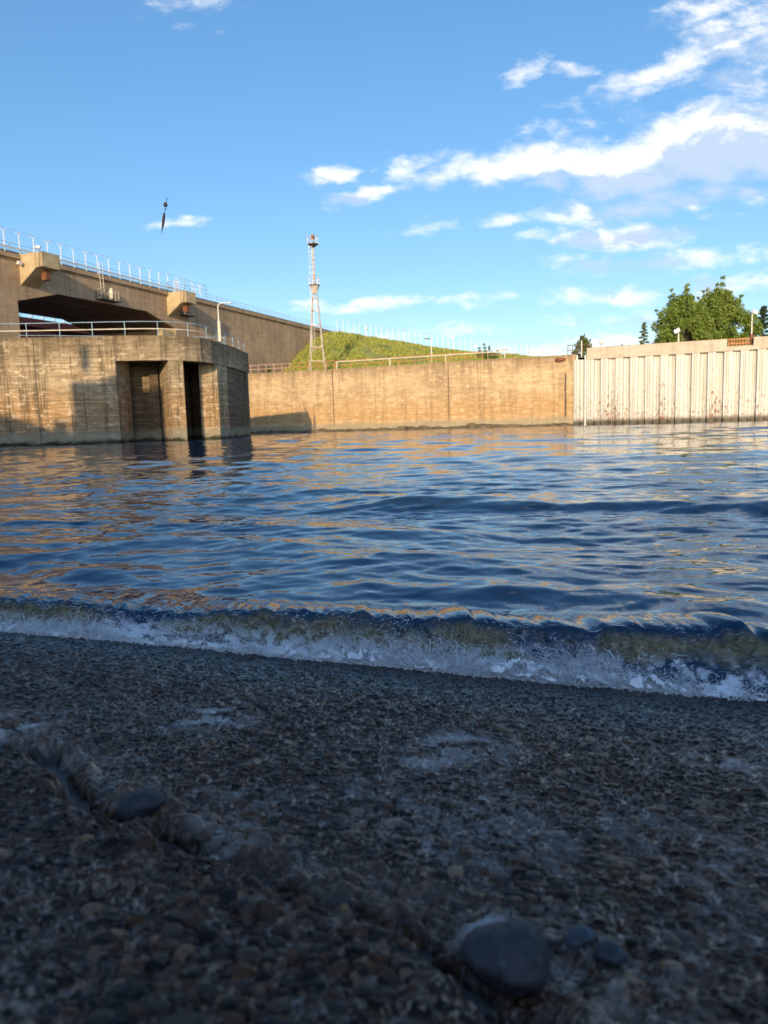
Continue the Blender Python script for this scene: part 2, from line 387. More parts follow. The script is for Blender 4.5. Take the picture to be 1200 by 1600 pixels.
CRK = [slab_pt(*q) for q in ((-120, 1120), (-20, 1160), (62, 1182), (100, 1215), (150, 1262), (225, 1292), (330, 1345), (400, 1385), (480, 1412), (560, 1428), (640, 1450), (720, 1492), (775, 1545), (820, 1600), (880, 1700), (960, 1850))]
CRK = [(p.x, p.y) for p in CRK]
PATCH = [((p.x, p.y), r) for p, r in ((slab_pt(725, 1165), .085), (slab_pt(670, 1190), .05), (slab_pt(15, 1128), .09), (slab_pt(330, 1120), .10), (slab_pt(1130, 1190), .07), (slab_pt(500, 1425), .022), (slab_pt(760, 1445), .03))]
def crack(X, Y):
    bd = np.full(X.shape, 9.0); sg = np.zeros(X.shape)
    for (ax, ay), (bx, by) in zip(CRK[:-1], CRK[1:]):
        ex, ey = bx - ax, by - ay; L2 = ex * ex + ey * ey
        t = np.clip(((X - ax) * ex + (Y - ay) * ey) / L2, 0, 1)
        dx, dy = X - ax - t * ex, Y - ay - t * ey; d = np.hypot(dx, dy)
        s_ = np.sign(ex * dy - ey * dx); up = d < bd; bd = np.where(up, d, bd); sg = np.where(up, s_, sg)
    return bd, sg          # distance to crack, +1 on the far side
def slab_height(X, Y):
    base = -SLOPE * (Y - Ys(X))
    base = np.minimum(base, 4.0)
    wx = X + .004 * (fbm(X * 60, Y * 60, 5, 2) - .5); wy = Y + .004 * (fbm(X * 60, Y * 60, 9, 2) - .5)
    a, ia = voro(wx, wy, .0235, 20); b_, ib = voro(wx + .7, wy, .0115, 40); c, ic = voro(wx, wy + .3, .046, 60)
    cm = (hash2(np.floor(wx / .046), np.floor((wy + .3) / .046), 3) > -1)
    c = c * (ic > .88)
    ha, hb, hc = a * .0235 * .78, b_ * .0115 * .95, c * .046 * .26
    ero = fbm(X * 3.1, Y * 3.1, 70, 4)
    rub = fbm(X * 26, Y * 26, 80, 4) - .5; pit = sst(.52, .36, fbm(X * 62, Y * 62, 83, 3))
    bd, sg = crack(X + .05 * (fbm(X * 11, Y * 11, 90, 5, .6) - .5) * 2, Y + .05 * (fbm(X * 11, Y * 11, 95, 5, .6) - .5) * 2)
    sgd = bd * sg
    wdt = .014 + .034 * fbm(X * 5, Y * 5, 99, 2)
    near = np.exp(-(bd / .13) ** 2)
    gouge = -np.exp(-(bd / wdt) ** 2) * (.036 + .060 * sst(.40, .58, fbm(X * 8, Y * 8, 101, 3)))
    step = .034 * sst(.02, -.05, sgd) * np.exp(-np.maximum(-sgd, 0) / .5)
    band = np.exp(-((sgd - .07) / .06) ** 2)          # crumbled belt on the far side
    crum = band * (.05 * (fbm(X * 15, Y * 15, 110, 4) - .62) + .012 * (fbm(X * 45, Y * 45, 111, 3) - .5))
    st = np.maximum(np.maximum(ha, hb), hc)
    z = base - .0045 * pit * (st < .002) + .003 * (fbm(X * 150, Y * 150, 86, 2) - .5) * (st < .004) + st * (1 - .55 * band) + .006 * (ero - .5) * 2 + .006 * rub + gouge + step + crum + .02 * near * rub
    sid = np.where(hc >= np.maximum(ha, hb), ic, np.where(ha >= hb, ia, ib)); isst = sst(.0006, .0025, st) * (1 - .6 * band)
    # colours: slate, blue-black, brown, tan, pale stones in a brownish mortar
    pal = np.array([(.058, .054, .054), (.016, .016, .018), (.090, .058, .040), (.028, .026, .026), (.095, .064, .046), (.045, .047, .052), (.20, .16, .12), (.013, .013, .015), (.085, .078, .072), (.30, .22, .15)])
    wgt = np.array([.15, .17, .14, .16, .07, .13, .035, .08, .055, .01]); cs = np.cumsum(wgt / wgt.sum())
    sc_ = pal[np.clip(np.searchsorted(cs, sid), 0, 9)]
    mort = np.array((.185, .125, .08)) * (.10 + 1.5 * fbm(X * 70, Y * 70, 120, 4))[..., None]
    colr = mort * (1 - isst[..., None]) + sc_ * isst[..., None]
    pt = 0
    for (qx, qy), qr in PATCH: pt = pt + np.exp(-(((X - qx) / qr) ** 2 + ((Y - qy) / (qr * 1.1)) ** 2))
    pt = np.clip(pt * 1.3, 0, 1) * sst(.40, .56, fbm(X * 14, Y * 20, 170, 5)) * .85 * (1 - .45 * isst)
    colr = colr * (1 - pt[..., None]) + np.array((.85, .92, 1.0)) * pt[..., None]
    dg = sst(.010, .035, -gouge) * .8; colr = colr * (1 - dg[..., None]) + np.array((.020, .022, .016)) * dg[..., None]
    lip = sst(-.045, -.012, sgd) * sst(.004, -.006, sgd) * sst(.35, .6, fbm(X * 18, Y * 18, 160, 3)); colr = colr * (1 - .5 * lip[..., None]) + np.array((.26, .22, .18)) * .5 * lip[..., None]
    wet = sst(-.95, -.25, Y - Ys(X) + .3 * (fbm(X * 2, Y * 2, 140, 3) - .5))
    spk = sst(.70, .80, vn(X * 210, Y * 210, 150)) * sst(.45, .6, fbm(X * 5, Y * 5, 151, 3))[...] ; colr = colr * (1 - .7 * spk[..., None]) + np.array((.42, .38, .33)) * .7 * spk[..., None]
    pale = .75 * sst(.60, .70, fbm(X * 4.2 + 3, Y * 3.4, 130, 5)) * sst(.42, .6, fbm(X * 40, Y * 40, 133, 3)) * (1 - .5 * isst)
    colr = colr * (1 - pale[..., None]) + np.array((.34, .36, .37)) * pale[..., None]
    colr = colr * (1 - .50 * wet[..., None]) * np.array((.80, .71, .64))
    return z, np.concatenate([colr, isst[..., None]], -1), wet
def fan(vs, cs, k, off):
    """grid whose rows follow the shoreline and whose columns spread outward"""
    V_, C_ = np.meshgrid(vs, cs, indexing='ij'); X = C_ * (np.abs(V_ + off) + k); return X, V_ + Ys(X)
d = .40; ysr = []
while d < 4.3:
    ysr.append(d); d += min(max(d * d / 560, .0012), .0055)
ysr = np.array(ysr)
t = np.linspace(-1, 1, 1120); cs = .50 * t + 1.5 * t ** 7
YY, CC = np.meshgrid(ysr, cs, indexing='ij'); XX = CC * (YY * 1.12 + .10)
zz, colr, wet = slab_height(XX, YY)
print('slab verts', XX.size)
V1 = np.stack([XX, YY, zz], -1).reshape(-1, 3); F1 = gridfaces(*XX.shape)
ca = colr.reshape(-1, 4)
M_, n, b = mat('wet_aggregate_concrete')
at = n.new('ShaderNodeAttribute', attribute_name='stone'); aw = n.new('ShaderNodeAttribute', attribute_name='wet')
co = n.new('ShaderNodeTexCoord').outputs['Object']
fi = n.noise(co, 260, 4, .6); c = n.mix(n.mr(fi, .3, .75), n.mix(1, at.outputs['Color'], (.62, .62, .62), 'MULTIPLY'), at.outputs['Color'])
mo = n.noise(co, 2.2, 3); c = n.mix(n.mr(mo, .4, .62), c, n.mix(1, c, (1.05, .93, .84), 'MULTIPLY'))
n.put(b.inputs['Base Color'], c); b.inputs['IOR'].default_value = 1.45; n.put(b.inputs['Specular IOR Level'], n.m('ADD', n.m('SUBTRACT', .62, n.m('MULTIPLY', at.outputs['Alpha'], .50)), n.m('MULTIPLY', aw.outputs['Fac'], .42)))
rg = n.m('SUBTRACT', n.m('ADD', n.mr(n.noise(co, 30, 4), .35, .65, .20, .46), n.m('MULTIPLY', at.outputs['Alpha'], .06)), n.m('MULTIPLY', n.m('MULTIPLY', aw.outputs['Fac'], n.m('SUBTRACT', 1.0, n.m('MULTIPLY', at.outputs['Alpha'], .45))), .17)); n.put(b.inputs['Roughness'], rg)
n.lk(n.bump(n.noise(co, 420, 3), .35, .0012), b.inputs['Normal']); M['slab'] = M_
embankment = rawmesh('embankment', V1, F1, M['slab'], True, {'stone': ca, 'wet': wet.ravel()})
tag(embankment, 'dark shaded slab of exposed pebble concrete sloping into the water', None, None, 'structure')
# coarse continuation of the same slope behind and beside
def coarse(name, xs, ys, dz):
    X, Y = np.meshgrid(xs, ys); z = np.minimum(-SLOPE * (Y - Ys(X)), 6.0) - dz + .02 * fbm(X * 4, Y * 4, 3, 3)
    V = np.stack([X, Y, z], -1).reshape(-1, 3); cc = np.concatenate([np.full((len(V), 3), .07) * (.6 + .8 * fbm(X.ravel() * 30, Y.ravel() * 30, 8, 3))[:, None], np.ones((len(V), 1))], 1)
    o = rawmesh(name, V, gridfaces(*X.shape)[:, ::1], M['slab'], True, {'stone': cc, 'wet': np.zeros(len(V))})
    return tag(o, 'pebble concrete slope continuing around the viewpoint', None, None, 'structure')
coarse('embankment', np.linspace(-40, 40, 300), np.linspace(-16, 22, 160), .045)

# ------------------------------------------------------------------ water
vr = list(np.arange(-.10, .62, .0045)); d = vr[-1]
while d < 160:
    dist = d + 2.8; d += min(max(dist * dist / 2400, .006), .30); vr.append(d)
while d < 900: d *= 1.06; vr.append(d)
vr = np.array(vr); t = np.linspace(-1, 1, 860); cs = .55 * t + 1.9 * t ** 7
Vv, Cc = np.meshgrid(vr, cs, indexing='ij'); X = Cc * (Vv + 3.0); Y = Vv + Ys(X)
print('water verts', X.size)
spac = np.maximum(np.gradient(Vv, axis=0), .01)
H = np.zeros(X.shape)
rw = np.random.default_rng(5); 
wx = X + .35 * (fbm(X * .6, Y * .6, 201, 3) - .5) * 2; wy = Y + .35 * (fbm(X * .6, Y * .6, 205, 3) - .5) * 2
NW = 84
for i in range(NW):
    lam = .15 * (6.0 / .15) ** (i / (NW - 1)); lam *= rw.uniform(.93, 1.07)
    sp = .55 if lam < 1 else .38
    th = math.atan(-SK) * .6 + rw.normal(0, sp)             # crest normal, mostly toward the shore
    kx, ky = math.sin(th), math.cos(th); k = 2 * math.pi / lam
    slope = .0178 if lam < .5 else (.0165 if lam < 2 else .0072)
    a = slope / k; ph = rw.uniform(0, 6.28)
    fade = sst(2.2, 4.5, lam / spac)
    gate = .55 + .9 * vn(X / (lam * 3.5) + i * 7.1, Y / (lam * 3.5) + i, 300 + i) if lam > .3 else 1.0
    s_ = np.sin(k * (kx * wx + ky * wy) + ph)
    H += a * fade * gate * (s_ + .25 * (1 - np.cos(2 * (k * (kx * wx + ky * wy) + ph))) * np.sign(1)) 
    del s_
def bumpw(v, c, wl, wr): return np.exp(-((v - c) / np.where(v < c, wl, wr)) ** 2)
meander = .12 * (fbm(X * .5, Y * .12, 210, 2) - .5)
# long low swells following the first breaker
xr = sst(-1.5, 2.0, X)
H += .10 * bumpw(Vv + meander * 2, 5.1, .34, 1.0) * sst(-1.2, .6, X)
H += .040 * bumpw(Vv + meander * 4, 3.1, .25, .6) * sst(1.2, -.2, X) * sst(-3, -1, X)
H += .045 * bumpw(Vv + meander * 6, 9.5, .6, 1.3) * sst(-2, 3, X) + .05 * bumpw(Vv - meander * 8, 15.5, .8, 1.6)
calm = sst(.25, 1.2, Vv); H = H * (.35 + .65 * calm) * (1 + .35 * sst(14, 45, Vv))
def SHF(x): return .10 * (fbm(x * .9, x * 0 + 8.1, 501, 2) - .5) + .075 * (fbm(x * 3.1, x * 0 + 2.2, 503, 3) - .5)
Vv = Vv - SHF(X) * sst(2.5, .8, Vv)
# the breaking wave itself: steep front, curling lip
pxx = 600 + F * X / np.maximum(Y, .5)                      # only used to look up the hand-set profile along the beach
hx = np.interp(X, [-3, -2.0, -1.3, -.7, -.2, .25, .6, 1.0, 1.4, 2.5], [.10, .115, .115, .125, .135, .140, .135, .145, .165, .17])
lump = fbm(X * 5.0, X * 0 + 3.3, 220, 3) - .5 + .5 * (fbm(X * 1.4, X * 0 + 1.3, 224, 2) - .5)
hx = hx * (1 + .42 * lump + .2 * (fbm(X * 22, X * 0, 222, 2) - .5))
cv = .30 + .10 * lump + .03 * sst(.6, 1.6, X)
prof = np.where(Vv < cv, sst(-.02, 1, (Vv - .02) / np.maximum(cv - .02, .01)) ** .75, np.exp(-((Vv - cv) / .30) ** 2) * .86 + .14 * np.exp(-((Vv - cv) / .9) ** 2))
wave = hx * prof
H = H + wave
up = np.clip(wave / np.maximum(hx, .01), 0, 1)
lean = -.115 * up ** 2.2 * sst(.75, .30, Vv) * sst(-2.6, -1.6, X) * (1 + .6 * lump) * sst(1.9, .9, X)
Yd = Y + lean
# vertical ribs and tearing on the front face
face = sst(.02, .10, Vv) * sst(.42, .26, Vv)
rag = (fbm(X * 30 + Vv * 6, Vv * 9, 230, 4) - .5) * face
brk = sst(.45, .62, fbm(X * 3.2, Vv * 2, 236, 3)) * .6 + .4 + .9 * sst(-.9, -1.5, X)
Yd += .028 * rag * brk; H += .016 * (fbm(X * 38, Vv * 26, 233, 4) - .5) * face * brk
H += .02 * (fbm(X * 17, Vv * 15, 239, 4) - .5) * bumpw(Vv, .33, .16, .14) * sst(-.3, -1.3, X)
edge = sst(.03, -.10, Vv); H -= .03 * edge
H = np.where(Vv < .02, np.minimum(H, .004 + np.maximum(0, -SLOPE * SHF(X))), H)
silt = face * sst(.42, .62, fbm(X * 2.6, Vv * 3.0, 250, 4) + .16 * sst(.85, 1.3, X) + .06 * sst(-.6, -1.2, X)) * sst(1.0, .68, up + .30 * (fbm(X * 9, Vv * 2, 251, 3) - .5))
lace = np.abs(fbm(X * 22 + 3 * fbm(X * 6, Vv * 6, 263, 2), Vv * 30, 262, 4) - .5)
froth = bumpw(Vv, .04, .12, .08) * sst(.44, .6, fbm(X * 30, Vv * 30, 260, 4)) + face * sst(.016, .004, lace) * .7 * sst(.42, .6, fbm(X * 4, Vv * 6, 266, 3)) * sst(1.5, .9, X)
far = sst(40, 66, Vv) * sst(.63, .70, fbm(X * .6, Y * 1.1, 270, 5)) * .55
froth = np.clip(froth + far, 0, 1)
Vw = np.stack([X, Yd, H], -1).reshape(-1, 3)
mw, n, b = mat('river_water')
asilt = n.new('ShaderNodeAttribute', attribute_name='silt'); afr = n.new('ShaderNodeAttribute', attribute_name='froth')
co = n.new('ShaderNodeTexCoord').outputs['Object']
st_ = n.noise(n.mul(co, (24, 30, 22)), 1, 6, .65, 1.2)
sc1 = n.mix(n.mr(st_, .3, .7), (.055, .050, .026), (.30, .27, .15))
c = n.mix(asilt.outputs['Fac'], (.010, .034, .070), sc1)
c = n.mix(afr.outputs['Fac'], c, (.72, .78, .82)); n.put(b.inputs['Base Color'], c)
n.put(b.inputs['Roughness'], n.m('ADD', .015, n.m('MULTIPLY', afr.outputs['Fac'], .4))); b.inputs['IOR'].default_value = 1.333
rp = n.noise(n.mul(co, (3.4, 9, 1)), 1, 4, .55, .4); rp2 = n.noise(n.mul(co, (14, 30, 1)), 1, 3, .5)
n.lk(n.bump(n.m('ADD', rp, n.m('MULTIPLY', rp2, .2)), .20, .010), b.inputs['Normal']); M['water'] = mw
tl_ = n.new('ShaderNodeBsdfTranslucent'); n.lk(sc1, tl_.inputs[0]); mxs = n.new('ShaderNodeMixShader'); n.put(mxs.inputs[0], n.m('MULTIPLY', asilt.outputs['Fac'], .40))
n.lk(b.outputs[0], mxs.inputs[1]); n.lk(tl_.outputs[0], mxs.inputs[2]); n.lk(mxs.outputs[0], n.t.nodes['Material Output'].inputs[0])
water = rawmesh('water', Vw, gridfaces(*X.shape), mw, True, {'silt': silt.ravel(), 'froth': froth.ravel()})
tag(water, 'rippled blue river water reflecting walls, with a small wave breaking at the slab', None, None, 'structure')

# splash and foam thrown up along the foot of the wave
fmat, n, b = mat('foam_water'); b.inputs['Base Color'].default_value = (.93, .95, .96, 1); b.inputs['Roughness'].default_value = .12
b.inputs['Transmission Weight'].default_value = .0; b.inputs['Subsurface Weight'].default_value = 0; b.inputs['IOR'].default_value = 1.33; b.inputs['Specular IOR Level'].default_value = .6
co = n.new('ShaderNodeTexCoord').outputs['Object']; f1 = n.noise(co, 120, 6, .7, .6); f2 = n.noise(co, 34, 4, .6)
n.put(b.inputs['Base Color'], n.mix(n.mr(n.m('ADD', n.m('MULTIPLY', f1, .6), n.m('MULTIPLY', f2, .4)), .40, .54), (.78, .84, .88), (.97, .98, .98)))
n.lk(n.bump(f1, .6, .005), b.inputs['Normal'])
tf_ = n.new('ShaderNodeBsdfTranslucent'); tf_.inputs[0].default_value = (.95, .97, .98, 1); mf_ = n.new('ShaderNodeMixShader'); mf_.inputs[0].default_value = .12
n.lk(b.outputs[0], mf_.inputs[1]); n.lk(tf_.outputs[0], mf_.inputs[2]); n.lk(mf_.outputs[0], n.t.nodes['Material Output'].inputs[0])
rf = np.random.default_rng(21)
def amount(x):  # strength of the splash along the beach
    return np.interp(x, [-3.2, -2.2, -1.75, -1.3, -1.0, -.6, -.3, 0, .3, .55, .8, .98, 1.12, 1.3, 2.2], [.2, .5, .55, .62, .48, .55, .8, .78, .85, 1.0, .95, .62, .22, .3, .3]) * (.55 + 1.0 * fbm(x * 2.7, x * 0 + 4.4, 512, 3))
def crown(x): return np.clip(.30 + 1.9 * (fbm(x * 4.3, x * 0 + 1.7, 400, 3) - .38), .15, 1.6)
def strands(n_, lmul, rmul, vlo, vhi):
    x0 = rf.uniform(-2.9, 1.75, n_); keep = rf.random(n_) < amount(x0) ** 1.1; x0 = x0[keep]; n_ = len(x0)
    v0 = rf.uniform(vlo, vhi, n_); A = amount(x0) * crown(x0)
    L = (.010 + .095 * A * rf.random(n_) ** 3.6) * lmul
    dirx = rf.normal(0, .50, n_); diry = rf.normal(-.35, .45, n_); K = 6
    P = np.zeros((n_, K, 3)); tt = np.linspace(0, 1, K)
    wob = rf.normal(0, .50, (n_, K, 3)).cumsum(1)
    up_ = np.abs(rf.normal(.9, .35, n_))
    x0_ = x0; zb = np.interp(v0, [-.02, .04, .12, .2], [.004, .012, .035, .07]) * rf.uniform(.2, 1.1, n_)
    P[:, :, 0] = x0[:, None] + L[:, None] * (dirx[:, None] * tt + .6 * wob[:, :, 0] * tt)
    P[:, :, 1] = (v0 + SHF(x0) + Ys(x0))[:, None] + L[:, None] * (diry[:, None] * tt + .5 * wob[:, :, 1] * tt)
    P[:, :, 2] = zb[:, None] + L[:, None] * (up_[:, None] * (tt * 1.5 - .55 * tt ** 2) + .35 * wob[:, :, 2] * tt)
    rad = (rf.uniform(.0008, .0024, n_) * rmul)[:, None] * (1.15 - .9 * tt)[None] * rf.uniform(.2, 1.9, (n_, K))
    ang = np.arange(3) * 2 * np.pi / 3
    ring = np.stack([np.cos(ang), .45 * np.sin(ang), .8 * np.sin(ang + .6)], -1)
    V = P[:, :, None, :] + rad[:, :, None, None] * ring[None, None]
    base = (np.arange(n_) * K * 3)[:, None, None, None]
    kk = (np.arange(K - 1) * 3)[None, :, None, None]; j = np.arange(3)[None, None, :, None]
    q = np.concatenate([kk + j, kk + (j + 1) % 3, kk + 3 + (j + 1) % 3, kk + 3 + j], -1)
    Fq = (base + q).reshape(-1, 4); tips = P[:, -1]
    return V.reshape(-1, 3), Fq, tips
Va, Fa, tips = strands(30000, 1.0, .95, -.03, .12)
Vb, Fb, t2 = strands(30000, .42, 1.15, -.045, .10)
oc = np.array([(1, 0, 0), (-1, 0, 0), (0, 1, 0), (0, -1, 0), (0, 0, 1), (0, 0, -1)], float)
of = np.array([(0, 2, 4, 4), (2, 1, 4, 4), (1, 3, 4, 4), (3, 0, 4, 4), (2, 0, 5, 5), (1, 2, 5, 5), (3, 1, 5, 5), (0, 3, 5, 5)])
def tri_obj(name, V, Fq, F3, mat_):
    me = bpy.data.meshes.new(name); V = np.asarray(V, 'f')
    me.vertices.add(len(V)); me.vertices.foreach_set('co', V.ravel())
    li = np.concatenate([Fq.ravel(), F3.ravel()]).astype('i'); me.loops.add(len(li)); me.loops.foreach_set('vertex_index', li)
    st = np.concatenate([np.arange(len(Fq)) * 4, len(Fq) * 4 + np.arange(len(F3)) * 3]).astype('i')
    me.polygons.add(len(st)); me.polygons.foreach_set('loop_start', st)
    me.polygons.foreach_set('use_smooth', np.full(len(st), True)); me.update(calc_edges=True); me.materials.append(mat_)
    o = bpy.data.objects.new(name, me); COL.objects.link(o); return o
nd = 60000; pick = tips[rf.integers(0, len(tips), nd)]
hi = rf.random(nd) ** 2.2
dp = pick + np.stack([rf.normal(0, .02, nd), rf.normal(0, .03, nd), np.abs(rf.normal(0, .018, nd)) + .075 * hi * amount(pick[:, 0]) * crown(pick[:, 0])], -1)
dr = rf.uniform(.0005, .0017, nd) * (1.1 - .5 * hi)
Vd = (dp[:, None, :] + dr[:, None, None] * oc[None]).reshape(-1, 3)
Fd = (np.arange(nd)[:, None, None] * 6 + of[None, :, :3]).reshape(-1, 3)
o1, o2 = len(Va), len(Va) + len(Vb)
foam = tri_obj('splash_foam', np.concatenate([Va, Vb, Vd]), np.concatenate([Fa, Fb + o1]), Fd + o2, fmat)
tag(foam, 'white foam and droplets splashing up along the foot of the breaking wave', None, None, 'stuff')
# low froth lying at the water's edge
xs = np.linspace(-3.0, 1.9, 1700); vs = np.linspace(-.05, .13, 60); Xf, Vf = np.meshgrid(xs, vs)
am = amount(Xf); ragg = (fbm(Xf * 7, Xf * 0, 410, 4) - .5) * .06
prof = np.clip(1 - ((Vf - .035 - ragg) / (.055 + .03 * am)) ** 2, 0, 1)
fz = prof ** .6 * am * (.012 + .050 * fbm(Xf * 45, Vf * 45, 420, 4) * fbm(Xf * 9, Vf * 9, 430, 3) * 2) + .004 * (fbm(Xf * 190, Vf * 190, 440, 2) - .5)
fz = fz + .010 * am * (fbm(Xf * 110, Vf * 110, 445, 3) - .5)
fdead = (prof * am < .08) | (prof * sst(.34, .62, fbm(Xf * 34, Vf * 44, 447, 4)) < .26)
slabz = np.maximum(-SLOPE * (Vf + SHF(Xf)), 0)
froth_o = rawmesh('froth', np.stack([Xf, Vf + SHF(Xf) + Ys(Xf), fz + slabz - .001], -1).reshape(-1, 3), (lambda G: G[~fdead.ravel()[G].any(1)])(gridfaces(*Xf.shape)), fmat, True)
tag(froth_o, 'low white froth lying where the wave meets the pebble slab', None, None, 'stuff')

# loose stones lodged in the crack
def stone(px, py, r, sq, seed, col_, label, rise=.3, rot=0):
    p = slab_pt(px, py); me = MB().blob((0, 0, 0), (r, r * sq[0], r * sq[1]), 90, 64, .11, seed)
    va = np.array(me.v); ch = fbm(va[:, 0] / r * 2.2 + seed, (va[:, 1] + va[:, 2] * 1.7) / r * 2.2, seed, 5); va *= (1 + .13 * (ch - .5) - .05 * sst(.55, .62, fbm(va[:, 0] / r * 1.4 + 9, (va[:, 2] - va[:, 1]) / r * 1.4, seed + 3, 3)))[:, None]; me.v = [tuple(q) for q in va]
    me.v = [(p.x + x * math.cos(rot) - y * math.sin(rot), p.y + x * math.sin(rot) + y * math.cos(rot), p.z + z + rise * r) for x, y, z in me.v]
    o = me.build('stone', simple('stone_%s' % ('slate'), tuple(q * .5 for q in col_), .62, var=.55, scale=45, bumpd=.002, rust=tuple(min(q * 2.2, .3) for q in col_), rustamt=.6), None, True, org=(p.x, p.y, p.z))
    tag(o, label, 'stone'); return o
stone(795, 1512, .048, (.9, .72), 3, (.055, .057, .068), 'big smooth dark pebble lodged in the broken joint at the bottom', .35, .4)
stone(218, 1262, .040, (.8, .55), 5, (.05, .055, .065), 'smooth grey pebble at the upper left end of the broken joint', .1, .3)
stone(952, 1502, .018, (.7, .8), 8, (.045, .06, .08), 'small upright blue black pebble right of the big smooth one', .4)
stone(905, 1470, .020, (.8, .5), 12, (.08, .11, .14), 'rough pale blue pebble behind the small upright one', .2)
stone(318, 1310, .013, (.8, .6), 19, (.16, .10, .08), 'small reddish pebble beside the middle of the broken joint', .3)

# ------------------------------------------------------------------ pier on the left
ZT = 7.5
P_out = [(-60, 50.5), (-27.2, 51.7), (-21.4, 52.2), (-18.45, 52.35)]
P_cur = [(-18.45, 52.35), (-16.6, 52.55), (-15.1, 52.95), (-13.9, 53.7), (-13.05, 54.8), (-12.6, 56.3), (-12.25, 59.2), (-11.95, 62.0), (-11.8, 67.5)]
pier = thing('concrete_pier', (-20, 56, 0), 'weathered concrete pier with rounded end and dark bays standing in the water at left', 'pier')
def inset(poly, d_):
    out = []
    for i, p_ in enumerate(poly):
        a = Vector(poly[max(i - 1, 0)]); c = Vector(poly[min(i + 1, len(poly) - 1)]); e = (c - a).normalized(); nrm = Vector((-e.y, e.x)); out.append((p_[0] + nrm.x * d_, p_[1] + nrm.y * d_))
    return out
# solid left block
body = P_out + [(-18.45, 55.1), (-24.5, 55.4), (-24.5, 58.6), (-25, 72), (-60, 72)]
MB().prism(body, -2, ZT - .003, u0=3).build('wall', M['pier'], pier)
beam = P_cur + [(x_, y_) for x_, y_ in inset(P_cur, 1.25)[::-1]]
for i in range(1): MB().prism(beam, 5.78, ZT, u0=13).build('ring_beam', M['pier'], pier)
MB().prism([(-25.2, 55.0)] + inset(P_cur, 1.0)[1:] + [(-24, 68)], 7.2, ZT - .012).build('deck', M['pier'], pier)
finA = [(-14.95, 53.05), (-14.08, 53.62), (-14.8, 55.3), (-16.55, 56.1)]
finB = [(-13.8, 57.0), (-12.5, 57.45), (-12.2, 59.7), (-12.9, 61.0)]
MB().prism(finA, -2, 5.77, u0=2).build('column', M['pier'], pier)
MB().prism(finB, -2, 5.77, u0=7).build('column', M['pier'], pier)
MB().prism([(-12.33, 60.2), (-12.08, 63), (-11.98, 67.4), (-13.0, 67.4), (-13.0, 61.2)], -2, 5.77, u0=9).build('end_wall', M['pier_shade'], pier)
MB().prism([(-17.2, 61.4), (-13.1, 61.4), (-13.1, 62.2), (-17.2, 62.2)], -2, 7.1, u0=9).build('back_wall', M['pier_shade'], pier)
MB().prism([(-24.45, 56.3), (-17.2, 56.3), (-17.2, 56.7), (-16.5, 56.7), (-16.5, 57.4), (-24.45, 57.4)], -2, 7.1, u0=4).build('back_wall', M['pier_shade'], pier)
MB().prism([(-17.25, 55.9), (-16.62, 55.9), (-16.62, 56.28), (-17.25, 56.28)], -2, 7.15, u0=4).build('inner_column', M['pier_shade'], pier)
MB().prism([(-16.1, 60.5), (-15.5, 60.5), (-15.5, 61.3), (-16.1, 61.3)], -2, 7.1, u0=1).build('inner_column', M['pier_shade'], pier)
MB().prism([(-15.1, 66), (-11.9, 66), (-11.9, 67.4), (-15.1, 67.4)], -2, 7.1, u0=2).build('back_wall', M['pier_shade'], pier)
# construction joints and recessed panel lines on the face (thin proud ribs of mortar)
for xx_ in (-26.85, -23.9, -20.2):
    yy_ = 51.7 + (xx_ + 27.2) * .086
    MB().box((xx_, yy_ - .012, 3.3), (.05, .03, 8.2)).build('joint', M['dark'], pier)

def railing(name, pts, h, mats, label, cat='railing', spacing=1.6, r=.03, rails=(1.0, .5), group=None, kerb=0, post_r=None, thick_mid=None):
    P = [Vector(p) for p in pts]; root = thing(name, P[0], label, cat, group)
    seg = [0]
    for a, c in zip(P[:-1], P[1:]): seg.append(seg[-1] + (c - a).length)
    def at_(s_):
        for i in range(len(P) - 1):
            if s_ <= seg[i + 1] + 1e-6: return P[i].lerp(P[i + 1], (s_ - seg[i]) / max(seg[i + 1] - seg[i], 1e-6))
        return P[-1]
    nn_ = max(2, int(round(seg[-1] / spacing)) + 1); base = None
    for i in range(nn_):
        q = at_(seg[-1] * i / (nn_ - 1))
        if base is None: base = MB().tube(q, q + Vector((0, 0, h)), post_r or r * 1.1).build('post', mats[0], root); q0 = q
        else: copy_at(base, q - q0, root)
    for k_, fr in enumerate(rails):
        MB().path([p + Vector((0, 0, h * fr)) for p in P], (thick_mid if (thick_mid and k_ == 1) else r)).build('rail', mats[min(k_ + 1, len(mats) - 1)], root)
    return root
rp_ = [(x_, y_, ZT) for x_, y_ in inset(P_out[1:] + P_cur[1:], .35)]
railing('railing', [(-40, 51.6, ZT)] + rp_, 1.0, [M['bluerail'], M['bluerail'], M['creamrail']], 'pale blue pipe railing running round the top of the rounded pier', thick_mid=.036, spacing=2.2, r=.024)
railing('railing', [(-27.5, 57.6, ZT), (-12.9, 62.6, ZT)], .9, [M['bluerail'], M['bluerail']], 'second low pipe railing set further back on the rounded pier', spacing=2.6, r=.02)
# crook lamp on the pier
lp = atY(343, 528, 57.5); lp = thing('street_lamp', (lp.x, 57.5, ZT), 'white crook necked lamp post at the rounded end of the pier', 'street lamp')
q = Vector(lp.location)
MB().tube(q, q + Vector((0, 0, 2.6)), .055, .04, 8).build('post', M['white'], lp)
MB().tube(q + Vector((.02, -.02, .0)), q + Vector((.02, -.02, 1.5)), .13, .12, 8).build('cable_duct', M['creamrail'], lp)
pts = [q + Vector((0, 0, 2.6)), q + Vector((.06, 0, 2.75)), q + Vector((.25, .0, 2.86)), q + Vector((.7, 0, 2.86))]
MB().path(pts, .035).build('arm', M['white'], lp)
MB().blob(q + Vector((.85, 0, 2.84)), (.22, .1, .07)).build('lamp_head', M['lamp'], lp, True)

